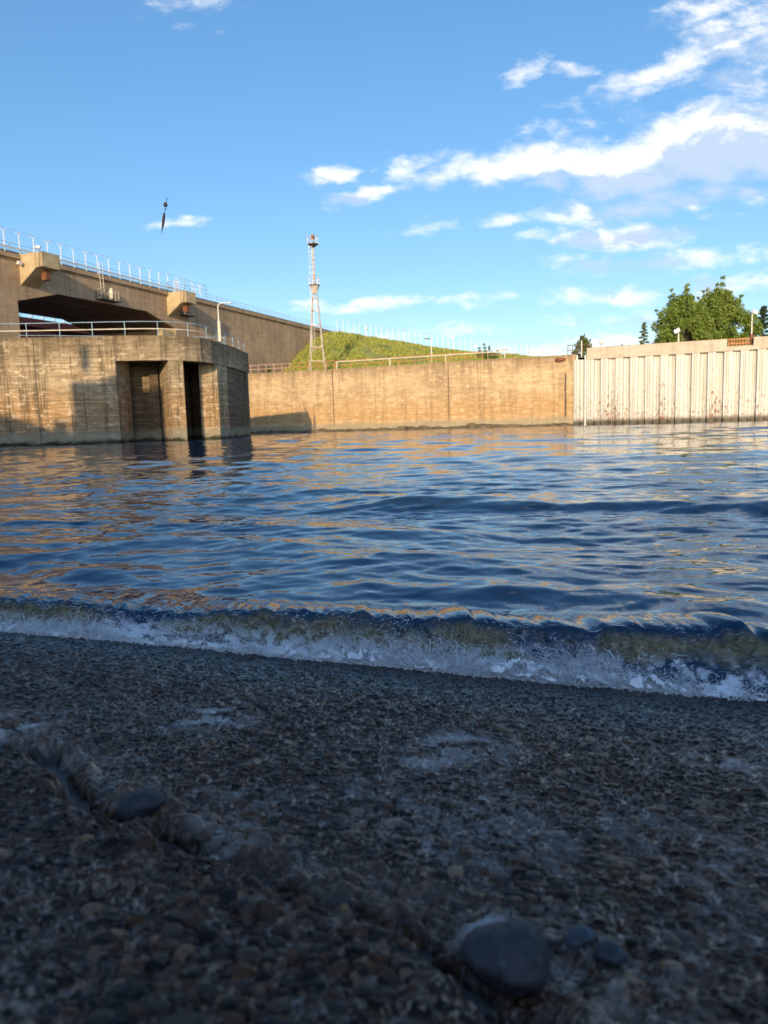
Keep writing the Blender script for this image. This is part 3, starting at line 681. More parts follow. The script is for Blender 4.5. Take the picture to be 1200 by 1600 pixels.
# ------------------------------------------------------------------ dam
_a = atY(0, 393, 66); ZD = _a.z; _b = atZ(531, 523, ZD); D0 = Vector((_a.x, _a.y)); e = (Vector((_b.x, _b.y)) - D0).normalized(); nrm = Vector((e.y, -e.x)); TL = (Vector((_b.x, _b.y)) - D0).length
print('dam', D0, e, ZD, TL)
def D(t, n_, z): q_ = D0 + e * t + nrm * n_; return Vector((q_.x, q_.y, z))
def onD(px, py, off=0):
    d_ = ray(px, py); c2 = Vector((CAM.x, CAM.y)); k = ((D0 + nrm * off - c2).dot(nrm)) / Vector((d_.x, d_.y)).dot(nrm); p_ = CAM + d_ * k
    return (Vector((p_.x, p_.y)) - D0).dot(e), p_.z
dam = thing('dam', D(0, 0, 0), 'long brown concrete dam wall with an open bay rising behind the rounded pier', 'dam')
o1_, o2_, o3_, o4_ = onD(27.5, 470), onD(91, 459.5), onD(229, 486), onD(274, 513)
print('open', o1_, o2_, o3_, o4_)
TH = 12.0; tA, tB = -45, TL + 1.5
def slabface(poly, n0, n1, mt, name, parent=dam, umul=1):
    mb = MB(); f0 = [D(t_, n0, z_) for t_, z_ in poly]; f1 = [D(t_, n1, z_) for t_, z_ in poly]; k_ = len(poly)
    mb.face(f0, [(t_, z_) for t_, z_ in poly]); mb.face(f1[::-1], [(t_, z_) for t_, z_ in poly[::-1]])
    for i in range(k_):
        j = (i + 1) % k_; L = math.dist(poly[i], poly[j])
        mb.face([f0[j], f0[i], f1[i], f1[j]], [(L, 0), (0, 0), (0, abs(n1 - n0)), (L, abs(n1 - n0))])
    return mb.build(name, mt, parent)
zb = -1
slabface([(tA, zb), (o1_[0], zb), (o1_[0], o1_[1]), (o1_[0], ZD), (tA, ZD)], 0, -TH, M['dam'], 'wall')
slabface([o1_, o2_, o3_, o4_, (o4_[0] + .01, ZD), (o1_[0], ZD)], 0, -TH, M['dam'], 'wall')
slabface([(o4_[0], zb), (tB, zb), (tB, ZD), (o4_[0], ZD)], 0, -TH, M['dam'], 'wall')
# soffit lining, recessed a little from the face, with joint ribs
sl = [(a, c - .02) for a, c in (o1_, o2_, o3_, o4_)]
mb = MB()
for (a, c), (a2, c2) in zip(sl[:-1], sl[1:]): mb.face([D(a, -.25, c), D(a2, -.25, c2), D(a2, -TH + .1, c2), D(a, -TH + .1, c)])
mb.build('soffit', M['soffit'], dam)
for nn_ in (2.2, 4.6, 7.0, 9.4):
    mb = MB()
    for (a, c), (a2, c2) in zip(sl[:-1], sl[1:]): mb.path([D(a, -nn_, c - .03), D(a2, -nn_, c2 - .03)], .07, 4)
    mb.build('soffit_rib', M['dark'], dam)
# pale pedestal at the foot of the bay
pa, pb = onD(247, 514, .6), onD(273, 527, .6)
slabface([(pa[0], zb + 7), (pb[0], zb + 7), (pb[0], pa[1]), (pa[0] + .8, pa[1])], .6, .02, M['corbel'], 'pedestal')
# coping, kerb and corbels
slabface([(tA, ZD - .32), (tB, ZD - .32), (tB, ZD + .08), (tA, ZD + .08)], .28, -.6, M['dam'], 'coping')
slabface([(tA, ZD + .083), (tB, ZD + .083), (tB, ZD + .42), (tA, ZD + .42)], -.5, -.9, M['dark'], 'kerb')
MB().path([D(tA, .12, ZD + .55), D(27, .12, ZD + .55)], .07).build('pipe', M['white'], dam)
for k_, (pxl, pxr, py_t) in enumerate(((31, 80, 402), (258, 297, 458))):
    t0 = onD(pxl, 430)[0]; z1 = ZD + (.12 if k_ == 0 else -.05); pr = 2.7
    mb = MB(); wd = 2.0 if k_ == 0 else 1.9
    sec = [(0.003, z1), (pr, z1), (pr, z1 - 1.25), (pr - .75, z1 - 1.3), (.003, z1 - 2.65)]
    A = [D(t0, n_, z_) for n_, z_ in sec]; B = [D(t0 + wd, n_, z_) for n_, z_ in sec]
    mb.face(A, [(n_, z_) for n_, z_ in sec]); mb.face(B[::-1], [(n_, z_) for n_, z_ in sec[::-1]])
    for i in range(5):
        j = (i + 1) % 5; L = math.dist(sec[i], sec[j])
        mb.face([A[j], A[i], B[i], B[j]], [(0, sec[j][1]), (0, sec[i][1]), (wd, sec[i][1]), (wd, sec[j][1] + .001)])
    cb = mb.build('corbel', M['corbel'], dam)
    c0 = D(t0 + wd * .6, pr - .9, z1 - 1.75)
    MB().box(c0, (.5, .5, .9), (e.x, e.y, 0)).build('bearing', M['rust'], cb)
    MB().tube(c0 + Vector((nrm.x * .3, nrm.y * .3, -.1)), c0 + Vector((nrm.x * -.3, nrm.y * -.3, -.1)), .28, n=12).build('sheave', M['rust'], cb)
# small flood lamps on the wall by the first corbel
for (px_, py_, lb) in ((24, 413, 'a'), (54, 440, 'b')):
    t_, z_ = onD(px_, py_)
    mb = MB(); mb.tube(D(t_, 0.01, z_), D(t_ - .1, .5, z_ + .05), .03); mb.box(D(t_ - .1, .6, z_ + .05), (.35, .25, .28), (e.x, e.y, 0)); mb.build('wall_lamp', M['lamp'], dam)
def cage(t0, t1, n0, n1, z0, h, name, m_):
    mb = MB(); c = [(t0, n0), (t1, n0), (t1, n1), (t0, n1)]
    for i in range(4):
        a, b2 = c[i], c[(i + 1) % 4]
        for k in range(4):
            f_ = k / 3; t_ = a[0] + (b2[0] - a[0]) * f_; n_ = a[1] + (b2[1] - a[1]) * f_
            mb.tube(D(t_, n_, z0), D(t_, n_, z0 + h), .022, n=4)
        for zz_ in (z0 + h, z0 + h * .55): mb.tube(D(a[0], a[1], zz_), D(b2[0], b2[1], zz_), .022, n=4)
    mb.build(name, m_, plat)
for k_, (px0, px1, py0, ladtop) in enumerate(((157, 184, 467, 425), (276, 300, 490, 452))):
    plat = thing('access_platform', D(onD(px0, py0)[0], .5, onD(px0, py0)[1]), ('rusty steel access platform with ladder hung on the dam face between the two corbels', 'steel service cage hung below the far corbel of the dam')[k_], 'platform')
    t0, z0 = onD(px0, py0, .6); t1, _z = onD(px1, py0, .6)
    MB().box(D((t0 + t1) / 2, .55, z0), (t1 - t0, 1.0, .08), (e.x, e.y, 0)).build('floor', M['dark'], plat)
    cage(t0, t1, .08, 1.05, z0, 1.0, 'guard_rail', M['steel'])
    mb = MB(); tl = t0 + .5; zt = onD(px0, ladtop)[1]
    for s_ in (0, .45): mb.tube(D(tl + s_, .3, z0), D(tl + s_, .3, zt + .9), .025, n=4)
    zz_ = z0
    while zz_ < zt + .8: zz_ += .3; mb.tube(D(tl, .3, zz_), D(tl + .45, .3, zz_), .015, n=4)
    mb.build('ladder', M['steel'], plat)
    mb = MB(); mb.blob(D(t1 - .9, .6, z0 + .75), (.22, .18, .6)); mb.build('drum', M['creamrail'], plat, True)
# look-out with guard rail over the far corbel
lk = thing('guard_rail', D(24, 1, ZD), 'small square guard rail on top of the far corbel of the dam', 'railing')
tq = onD(262, 455)[0]; plat = lk; cage(tq, tq + 4.2, .1, 2.4, ZD + .0, 1.25, 'rail', M['steel'])
# long thin railing along the crest
railing('railing', [D(-8, -.15, ZD + .08), D(TL + 1, -.15, ZD + .08)], .95, [M['steel']], 'thin grey railing along the whole crest of the dam', spacing=1.15, r=.022, rails=(1.0, .66, .33))
def barbed_fence(pts, h, label, group, spacing, r=.035, wires=6, mt=None, arm=.28, lab2=None):
    P = [Vector(p) for p in pts]; root = thing('barbed_wire_fence', P[0], label, 'fence', group)
    seg = [0]
    for a, c in zip(P[:-1], P[1:]): seg.append(seg[-1] + (c - a).length)
    def at_(s_):
        for i in range(len(P) - 1):
            if s_ <= seg[i + 1] + 1e-6: return P[i].lerp(P[i + 1], (s_ - seg[i]) / max(seg[i + 1] - seg[i], 1e-6)), (P[i + 1] - P[i])
        return P[-1], P[-1] - P[-2]
    k = int(seg[-1] / spacing) + 1; base = None
    for i in range(k):
        q, dr_ = at_(min(i * spacing, seg[-1])); side = Vector((dr_.y, -dr_.x, 0)).normalized() * .5 + Vector((dr_.x, dr_.y, 0)).normalized() * .87
        if base is None:
            mb = MB().tube(q, q + Vector((0, 0, h)), r, n=5)
            for s_ in (-1, 1): mb.tube(q + Vector((0, 0, h)), q + Vector((0, 0, h + arm * .9)) + side * arm * s_, r * .7, n=4)
            base = mb.build('post', mt or M['white'], root); q0 = q
        else:
            c = copy_at(base, q - q0, root)
            c.rotation_euler = (random.uniform(-.0, .0), 0, 0)
    mb = MB()
    for j in range(wires): mb.path([p + Vector((0, 0, h * (j + 1) / wires)) for p in P], .006, 3)
    for s_ in (-1, 1):
        mb.path([p + Vector((0, 0, h + arm * .9)) + Vector((arm * s_ * .5, 0, 0)) for p in P], .008, 3)
    mb.build('wire', M['wire'], root); return root
barbed_fence([D(-6, .05, ZD + .085), D(26.5, .05, ZD + .085)], 1.75, 'white barbed wire fence with forked posts along the near crest of the dam', None, 1.62)
cp = thing('camera_post', D(onD(58, 392)[0], .1, ZD), 'small grey camera box on the dam crest fence above the near corbel', 'camera')
q = Vector(cp.location); MB().tube(q, q + Vector((0, 0, 1.1)), .03).build('post', M['steel'], cp); MB().box(q + Vector((0, 0, 1.2)), (.5, .22, .22)).build('housing', M['lamp'], cp)
# gate girder seen through the bay and the trestle above it
gd = thing('lock_gate', D(0, -22, 0), 'dark red steel gate girder seen deep inside the bay of the dam', 'gate')
gt_, gz = onD(60, 499.5, -19.5); print('gate', gt_, gz)
for k_ in range(4): MB().box(D(gt_ + 12, -19.5, gz - .5 - k_ * 1.5), (60, .6, 1.0), (e.x, e.y, 0)).build('beam', M['redsteel'], gd)
MB().box(D(gt_ + 12, -20.2, gz - 4), (60, .2, 8.0), (e.x, e.y, 0)).build('skin_plate', M['redsteel'], gd)
mb = MB()
for k_ in range(16):
    t_ = gt_ - 12 + k_ * 1.8; mb.tube(D(t_, -19.5, gz - .1), D(t_, -19.5, gz + 1.0), .05, n=4); mb.tube(D(t_, -19.5, gz - .1), D(t_ + .9, -19.5, gz + 1.0), .04, n=4)
mb.tube(D(gt_ - 12, -19.5, gz + 1.0), D(gt_ + 17, -19.5, gz + 1.0), .05, n=4); mb.build('truss', M['steel'], gd)
# dark chamber wall beyond, under the bay
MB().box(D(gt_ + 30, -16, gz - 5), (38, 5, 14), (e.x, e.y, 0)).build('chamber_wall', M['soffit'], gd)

# ------------------------------------------------------------------ quay wall
QA = Vector((atY(385, 600, 92).x - 6.2, 94.2)); QB = Vector((atY(900, 600, 78.8).x, 78.8)); QC = Vector((atY(1200, 600, 71.6).x, 71.6))
qe = (QB - QA).normalized(); qn = Vector((qe.y, -qe.x)); QL = (QB - QA).length
def Q(t, n_, z): p_ = QA + qe * t + qn * n_; return Vector((p_.x, p_.y, z))
def onQ(px, py):
    d_ = ray(px, py); k = QA.dot(qn) / Vector((d_.x, d_.y)).dot(qn); p_ = CAM + d_ * k
    return (Vector((p_.x, p_.y)) - QA).dot(qe), p_.z
quay = thing('quay_wall', (QA.x, QA.y, 0), 'sunlit tan concrete quay wall with stains between the pier and the white sheet piles', 'wall')
ts = list(np.linspace(0, QL, 130)); ztop = []
for t_ in ts:
    x_ = t_ / QL; ztop.append(7.42 + .07 * (fbm(np.array(t_ * .7), np.array(0.), 7, 3) - .5) + (.10 * float(sst(.62, .68, x_))))
mb = MB()
nz = 26
front = [[None] * (nz + 1) for _ in ts]
for i, t_ in enumerate(ts):
    for j in range(nz + 1):
        z_ = -1 + (ztop[i] + 1) * j / nz
        off = .10 * (float(fbm(np.array(t_ * 1.1), np.array(z_ * 1.6), 31, 4)) - .5) + (.16 * (float(fbm(np.array(t_ * .6), np.array(1.), 33, 3)) + .2) if z_ < 1.0 else 0)
        front[i][j] = Q(t_, off, z_)
for i in range(len(ts) - 1):
    for j in range(nz):
        z0_, z1_ = front[i][j].z, front[i][j + 1].z
        mb.face([front[i][j], front[i + 1][j], front[i + 1][j + 1], front[i][j + 1]], [(ts[i], z0_), (ts[i + 1], front[i + 1][j].z), (ts[i + 1], front[i + 1][j + 1].z), (ts[i], z1_)])
    mb.face([front[i][nz], front[i + 1][nz], Q(ts[i + 1], -1.4, ztop[i + 1]), Q(ts[i], -1.4, ztop[i])], [(ts[i], 7.4), (ts[i + 1], 7.4), (ts[i + 1], 8.8), (ts[i], 8.8)])
mb.face([Q(0, -1.4, -1), Q(QL, -1.4, -1), Q(QL, -1.4, 7.4), Q(0, -1.4, 7.4)][::-1])
mb.build('wall', M['quay'], quay)
for px_ in (521, 701, 884):
    t_, _z = onQ(px_, 620); MB().box(Q(t_, .06, 3.2 if px_ != 884 else 2.6), (.05 if px_ != 884 else .12, .10, 8.2 if px_ != 884 else 6), (qe.x, qe.y, 0)).build('joint', M['dark'], quay)
for px_ in (880,):
    t_, _z = onQ(px_, 620); MB().box(Q(t_ - .15, .1, 2.6), (.55, .16, 6.4), (qe.x, qe.y, 0)).build('pilaster', M['quay'], quay)
# uneven ledge of broken concrete at the waterline
rr = random.Random(4); mb = MB(); t_ = 8
while t_ < QL - .3:
    s_ = rr.uniform(.5, 1.5); hh = (.10 + .32 * float(fbm(np.array(t_ * .25), np.array(2.), 77, 3)) * (0.6 + .9 * t_ / QL))
    mb.blob(Q(t_, .18, 0), (s_, .5, hh * 1.25), 10, 8, .25, int(t_ * 7)); t_ += s_ * .8
mb.build('ledge', M['rubble'], quay, True)
t_, z_ = onQ(876, 562)
rb = thing('mooring_fender', Q(t_, .15, z_), 'rusty oval metal fender fixed at the top of the tan quay wall', 'fender')
MB().blob(Q(t_, .2, z_), (.62, .2, .22), 14, 8, .05, 2).build('plate', M['rust'], rb, True)
# quay railings
ta = onQ(386, 580)[0]; tb = onQ(450, 580)[0]; tc_ = onQ(521, 580)[0]; td = onQ(752, 565)[0]; te = QL - .6
def zt_(t__): return 7.42 + (.10 if t__ / QL > .65 else 0)
railing('railing', [Q(ta - 4, -.5, 7.42), Q(tb, -.5, 7.42)], 1.0, [M['pink']], 'faded pink railing on the quay between the pier and the lattice mast', spacing=1.1, r=.035)
railing('railing', [Q(tb + .25, -.5, 7.42), Q(tc_, -.5, 7.42)], 1.0, [M['orange']], 'orange railing at the foot of the lattice mast', spacing=1.25, r=.035)
railing('railing', [Q(tc_, -.75, 7.42), Q(td, -.75, 7.5)], .95, [M['orange'], M['orange'], M['orange']], 'orange railing in front of the grassy hill behind a white handrail', spacing=1.9, r=.035)
railing('railing', [Q(tc_ + .3, -.35, 7.42), Q(td + 2.5, -.35, 7.48)], .82, [M['creamrail'], M['creamrail']], 'long white pipe handrail in front of the orange railing below the hill', spacing=7.5, r=.055, rails=(1.0,))
railing('railing', [Q(td + .6, -.6, 7.52), Q(te, -.6, 7.52)], 1.0, [M['pink'], M['pink']], 'thin red railing on the quay beside the white sheet piles', spacing=1.5, r=.022, rails=(1.0, .5))

# ------------------------------------------------------------------ white sheet pile wall
pe = (QC - QB).normalized(); pn = Vector((pe.y, -pe.x)); PLn = 46
def S(t, n_, z): p_ = QB + pe * t + pn * n_; return Vector((p_.x, p_.y, z))
def onS(px, py, off=0):
    d_ = ray(px, py); k = (QB + pn * off).dot(pn) / Vector((d_.x, d_.y)).dot(pn); p_ = CAM + d_ * k
    return (Vector((p_.x, p_.y)) - QB).dot(pe), p_.z
pile = thing('sheet_pile_wall', (QB.x, QB.y, 0), 'white painted sheet pile wall with rust stains and a concrete cap on the right', 'wall')
tg0, tg1 = onS(1136, 540)[0], onS(1177, 540)[0]; zc = onS(920, 545)[1]; zc2 = onS(1190, 526)[1]; zm = onS(920, 562)[1]; zm2 = onS(1135, 549)[1]
print('cap', zc, zc2, zm, zm2, tg0, tg1)
ZC = (zc + zc2) / 2; ZM = (zm + zm2) / 2
rr = random.Random(9)
t_ = -.2; prof_ = []; pil0 = None; seams = []
while t_ < PLn:
    a_ = rr.uniform(.62, .70)
    prof_ += [(t_, .40), (t_ + .60, .40), (t_ + .68, .0), (t_ + 1.22, .0), (t_ + 1.34, .40)]
    seams += [t_ + .97, t_ + .3, t_ + .12, t_ + 1.13]; t_ += 1.45
mb = MB()
for (a0, n0), (a1, n1) in zip(prof_[:-1], prof_[1:]):
    L0 = a0
    mb.face([S(a0, n0, -1), S(a1, n1, -1), S(a1, n1, ZM + .03), S(a0, n0, ZM + .03)], [(a0, -1), (a1 + .01, -1), (a1 + .01, ZM), (a0, ZM)])
pl = mb.build('sheet_piles', M['pile'], pile)
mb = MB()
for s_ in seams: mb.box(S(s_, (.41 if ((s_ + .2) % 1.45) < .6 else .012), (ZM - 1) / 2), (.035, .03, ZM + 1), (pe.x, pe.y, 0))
mb.build('interlock_shade', simple('seam_shadow_paint', (.24, .21, .155), .8, var=.5), pile)  # dark strips paint the shadow lines at the pile seams
def capbox(t0, t1, z0, z1, n0=.50, n1=-.6, nm='cap'):
    mb = MB(); A = [(n1, z0), (n0, z0), (n0, z1), (n1, z1)]
    mb.face([S(t0, n0, z0), S(t1, n0, z0), S(t1, n0, z1), S(t0, n0, z1)], [(t0, z0), (t1, z0), (t1, z1), (t0, z1)])
    mb.face([S(t0, n0, z1), S(t1, n0, z1), S(t1, n1, z1), S(t0, n1, z1)], [(t0, z1), (t1, z1), (t1, z1 + 1), (t0, z1 + 1)])
    mb.face([S(t0, n1, z0), S(t1, n1, z0), S(t1, n0, z0), S(t0, n0, z0)], [(t0, z1), (t1, z1), (t1, z1 + 1), (t0, z1 + 1)])
    mb.face([S(t0, n1, z0), S(t0, n0, z0), S(t0, n0, z1), S(t0, n1, z1)], [(0, z0), (1, z0), (1, z1), (0, z1)])
    mb.face([S(t1, n0, z0), S(t1, n1, z0), S(t1, n1, z1), S(t1, n0, z1)], [(0, z0), (1, z0), (1, z1), (0, z1)])
    return mb.build(nm, M['cap'], pile)
tc0 = onS(918, 550)[0]
ZN = onS(1155, 541)[1]
capbox(tc0, tg0, ZM, ZC); capbox(tg0 + .01, tg1 - .01, ZM, ZN, .49); capbox(tg1, PLn, ZM + .02, ZC + .02)
MB().box(S((tc0 + tg0) / 2, -.1, ZC + .03), (tg0 - tc0, .5, .05), (pe.x, pe.y, 0)).build('edge_strip', M['rust'], pile)
mb = MB()
for dt in (0.15, 1.0, 1.5): mb.tube(S(dt, .3, -.8), S(dt, .3, onS(905, 556)[1]), .09)
mb.build('corner_tubes', M['white'], pile)
# railing in the notch
nr = thing('railing', S(tg0, -.2, ZN), 'short rust orange railing closing the notch in the white cap', 'railing')
mb0 = None
for k_ in range(9):
    t__ = tg0 + .15 + (tg1 - tg0 - .3) * k_ / 8
    if mb0 is None: mb0 = MB().tube(S(t__, -.2, ZN), S(t__, -.2, ZN + .72), .05, n=5).build('post', M['orange'], nr); t00 = t__
    else: copy_at(mb0, S(t__, 0, 0) - S(t00, 0, 0), nr)
for h_ in (.30, .72): MB().tube(S(tg0 + .1, -.2, ZN + h_), S(tg1 - .05, -.2, ZN + h_), .055).build('rail', M['orange'], nr)
MB().box(S(tg1 - .15, -.2, ZN + .55), (.25, .25, 1.1), (pe.x, pe.y, 0)).build('gate_post', M['rust'], nr)
railing('railing', [S(-.9, -.3, 7.5), S(tc0 - .05, -.3, 7.5)], 1.05, [M['rust']], 'rust brown railing at the joint of tan quay and white piles', spacing=.5, r=.03)
mp_ = thing('marker_post', S(.6, .2, 7.3), 'single white post at the joint of tan quay and white piles', 'post'); MB().tube(S(.6, .2, 7.2), S(.6, .2, 8.9), .05).build('post', M['white'], mp_)

# ------------------------------------------------------------------ land and hill
def ground_mat(name, a, b_, c_):
    m, n, b = mat(name); co = n.new('ShaderNodeTexCoord').outputs['Object']
    k = n.noise(co, .22, 6, .65); k2 = n.noise(co, 1.6, 6, .7)
    c = n.mix(n.mr(k, .38, .6), a, b_); c = n.mix(n.mr(k2, .5, .68), c, c_); n.put(b.inputs['Base Color'], c); b.inputs['Roughness'].default_value = .95
    n.lk(n.bump(k2, .8, .3), b.inputs['Normal']); return m
M['hill'] = ground_mat('hill_grass', (.13, .19, .03), (.26, .28, .06), (.36, .31, .12))
M['land'] = ground_mat('land_grass', (.08, .10, .035), (.13, .13, .06), (.18, .15, .09))
def at_wall_n(t): return Q(t, -1.35, 7.3)
lv = [Q(-10, -1.38, 7.28), Q(QL, -1.38, 7.28), S(PLn, -.62, 7.28), (400, 20, 7.28), (2500, 20, 7.28), (2500, 3000, 7.28), (-60, 3000, 7.28), (D(TL + 1.4, -2, 0).x, D(TL + 1.4, -2, 0).y, 7.28), (D(30, -1, 0).x, D(30, -1, 0).y, 7.28)]
land = MB(); land.face(lv); land = land.build('ground', M['land']); tag(land, 'flat grassy ground behind the quay walls', None, None, 'structure')
rid_px = [(531, 521), (545, 524), (570, 528), (605, 535), (654, 542), (710, 550), (745, 553), (797, 557), (860, 561), (960, 566)]
rid = [atY(px_, py_, 131) for px_, py_ in rid_px]; rx = [p_.x for p_ in rid]; rz = [p_.z for p_ in rid]
def hill_z(X, Y):
    top = np.interp(X, [-30] + rx + [70], [17.4] + rz + [7.2])
    q_ = (Y - 97 - .05 * X - 1.55 * np.maximum(-8 - X, 0)) / (33 - 1.0 * np.clip(-8 - X, 0, 12))
    s_ = sst(0, 1, q_) * .55 + .45 * np.clip(q_, 0, 1)
    z = 7.1 + (top - 7.1) * s_ + .9 * (fbm(X * .16, Y * .16, 51, 4) - .5) * np.minimum(s_ * 5, 1) * np.clip((131 - Y) / 10, .15, 1)
    return z
hx_, hy_ = np.meshgrid(np.linspace(-28, 62, 260), np.concatenate([np.linspace(95, 134, 130), np.linspace(135, 170, 20)]))
hz_ = hill_z(hx_, hy_) + .25 * (fbm(hx_ * .9, hy_ * .9, 53, 3) - .5)
# keep the hill on the near side of the dam's face line only where the dam stands
inside = ((hx_ - D0.x) * nrm.x + (hy_ - D0.y) * nrm.y) < -3
hz_ = np.where(inside & (hy_ < 137), np.minimum(hz_, 6.5), hz_)
hill = rawmesh('hill', np.stack([hx_, hy_, hz_], -1).reshape(-1, 3), gridfaces(*hx_.shape), M['hill'], True); tag(hill, 'grassy green hill behind the quay at the end of the dam', None, None, 'structure')
# scrub and grass over the hill
ng = 26000; gx = rf.uniform(-26, 50, ng); gy = rf.uniform(97, 133, ng)
ok = (((gx - D0.x) * nrm.x + (gy - D0.y) * nrm.y) > -.5) & (fbm(gx * .35, gy * .35, 61, 3) > .33); gx, gy = gx[ok], gy[ok]; gz = hill_z(gx, gy)
big = sst(.5, .68, fbm(gx * .22, gy * .22, 63, 3)); sz = rf.uniform(.18, .42, len(gx)) * (1 + .35 * big)
GV = []; 
for b_ in range(5):
    a_ = rf.uniform(0, 6.28, len(gx)); rr_ = sz * rf.uniform(.1, .5, len(gx)); cx, cy = gx + np.cos(a_) * rr_, gy + np.sin(a_) * rr_
    ww = sz * rf.uniform(.12, .3, len(gx)); hh = sz * rf.uniform(.7, 1.25, len(gx)); la = rf.uniform(0, 6.28, len(gx)); l2 = rf.uniform(0, 6.28, len(gx))
    z0 = gz - .1
    A = np.stack([cx - np.cos(la) * ww, cy - np.sin(la) * ww, z0], -1); B = np.stack([cx + np.cos(la) * ww, cy + np.sin(la) * ww, z0], -1)
    C1 = np.stack([cx + np.cos(la) * ww * .6 + np.cos(l2) * hh * .4, cy + np.sin(la) * ww * .6 + np.sin(l2) * hh * .4, z0 + hh], -1); D1 = np.stack([cx - np.cos(la) * ww * .6 + np.cos(l2) * hh * .4, cy - np.sin(la) * ww * .6 + np.sin(l2) * hh * .4, z0 + hh * .9], -1)
    GV.append(np.stack([A, B, C1, D1], 1).reshape(-1, 3))
GV = np.concatenate(GV); gr = rawmesh('grass', GV, np.arange(len(GV)).reshape(-1, 4), M['grass'], False); tag(gr, 'rough green and yellow grass covering the hill', None, None, 'stuff')
# fence over the hill crest
crest = [Vector((p_.x, 131, float(hill_z(np.array(p_.x), np.array(131.))) - .1)) for p_ in [atY(px_, 540, 131) for px_ in (528, 545, 570, 605, 654, 710, 745, 797, 835)]]
barbed_fence(crest, 2.25, 'white barbed wire fence over the crest of the grassy hill', None, .98, r=.04, wires=9)
# big mesh frame end at the dam
# lamps on the hill
def lamp_post(px, pyb, pyt, Y, label, kind='flood', flip=1):
    a = atY(px, pyb, Y); hgt = (pyb - pyt) / F * Y; root = thing('lamp_post', a, label, 'lamp post')
    MB().tube(a, a + Vector((0, 0, hgt)), .07, .05).build('post', M['white'], root); t__ = a + Vector((0, 0, hgt))
    if kind == 'flood':
        MB().box(t__ + Vector((-.25 * flip, -.1, .15)), (.6, .25, .42), (1, 0, .5 * flip)).build('lamp_head', M['lampglass'], root)
        MB().tube(t__, t__ + Vector((-.4 * flip, 0, .45)), .04).build('arm', M['dark'], root)
    elif kind == 'arm':
        MB().path([t__, t__ + Vector((-.2, 0, .1)), t__ + Vector((-.6, 0, .1))], .045).build('arm', M['dark'], root); MB().box(t__ + Vector((-.55, 0, .12)), (.5, .2, .12)).build('lamp_head', M['dark'], root)
    else: MB().blob(t__, (.28, .28, .3)).build('lamp_globe', M['lampglass'], root, True)
    return root
lamp_post(674.5, 571, 532, 92.5, 'tall white lamp post with short dark arm at the orange railing', 'arm')
lamp_post(709, 552, 529, 131, 'pole with tilted white floodlight high on the hill crest', 'flood')
lamp_post(744.5, 555, 543, 129, 'short pole with white floodlight at the low end of the hill crest', 'flood')
lamp_post(573, 532, 514, 134, 'round pale lamp above the left end of the hill fence', 'globe')
lamp_post(788, 560, 545, 120, 'thin pole with small white lamp at the right foot of the hill', 'globe')
lamp_post(1174, 535, 492, 84, 'white lamp post between the leafy trees and the pine', 'flood', -1)
lamp_post(1060, 534, 520, 78, 'low white floodlight in front of the left leafy tree', 'flood')
lamp_post(940, 548, 535, 84, 'thin white pole just right of the round bush', 'globe')

# ------------------------------------------------------------------ lattice mast
mY = 93.0; mb_ = atY(496.5, 579, mY); mx0 = mb_.x; zb_ = 7.3
mast = thing('lattice_mast', (mx0, mY, zb_), 'tall pale rusty lattice mast with two round platforms behind the quay railing', 'mast')
k_ = mY / F
z1 = zb_ + 131 * k_; z2 = z1 + 60 * k_; hs_ = 12 * k_
def leg_pt(sx, sy, f_): s_ = hs_ * (1 - f_) ** 1.0 + .20 * f_; return Vector((mx0 + sx * s_, mY + sy * s_, zb_ + (z1 - zb_) * f_))
for sx in (-1, 1):
    for sy in (-1, 1): MB().path([leg_pt(sx, sy, f_) for f_ in (0, .34, .68, 1)], .065, 6).build('leg', M['mast'], mast)
for f_ in (.14, .30, .55, .72, .86):
    mb = MB(); c = [leg_pt(-1, -1, f_), leg_pt(1, -1, f_), leg_pt(1, 1, f_), leg_pt(-1, 1, f_)]
    for i in range(4): mb.tube(c[i], c[(i + 1) % 4], .055, n=4)
    mb.build('cross_brace', M['mast'], mast)
mb = MB()
for s_ in (-.17, .17): mb.tube((mx0 - .35 + s_, mY - .3, zb_ + 2.5), (mx0 - .32 + s_, mY - .3, z2), .018, n=4)
zz_ = zb_ + 2.6
while zz_ < z2: mb.tube((mx0 - .52, mY - .3, zz_), (mx0 - .16, mY - .3, zz_), .014, n=4); zz_ += .34
mb.build('ladder', M['steel'], mast)
mb = MB(); zz_ = z1 + .6
while zz_ < z2 - .2:
    for i in range(6):
        a0, a1 = math.pi * (1 + i / 6 * 1.0), math.pi * (1 + (i + 1) / 6)
        mb.tube((mx0 - .34 + .34 * math.cos(a0), mY - .3 + .34 * math.sin(a0), zz_), (mx0 - .34 + .34 * math.cos(a1), mY - .3 + .34 * math.sin(a1), zz_), .015, n=3)
    zz_ += .62
mb.build('ladder_cage', M['steel'], mast)
MB().tube((mx0, mY, z1 - .1), (mx0 - .0, mY, z2), .13, .11, 10).build('pole', M['mast'], mast)
MB().tube((mx0, mY, z1 - 1.0), (mx0, mY, z1 - .05), .2, .62, 12).build('bracket', M['mast'], mast)
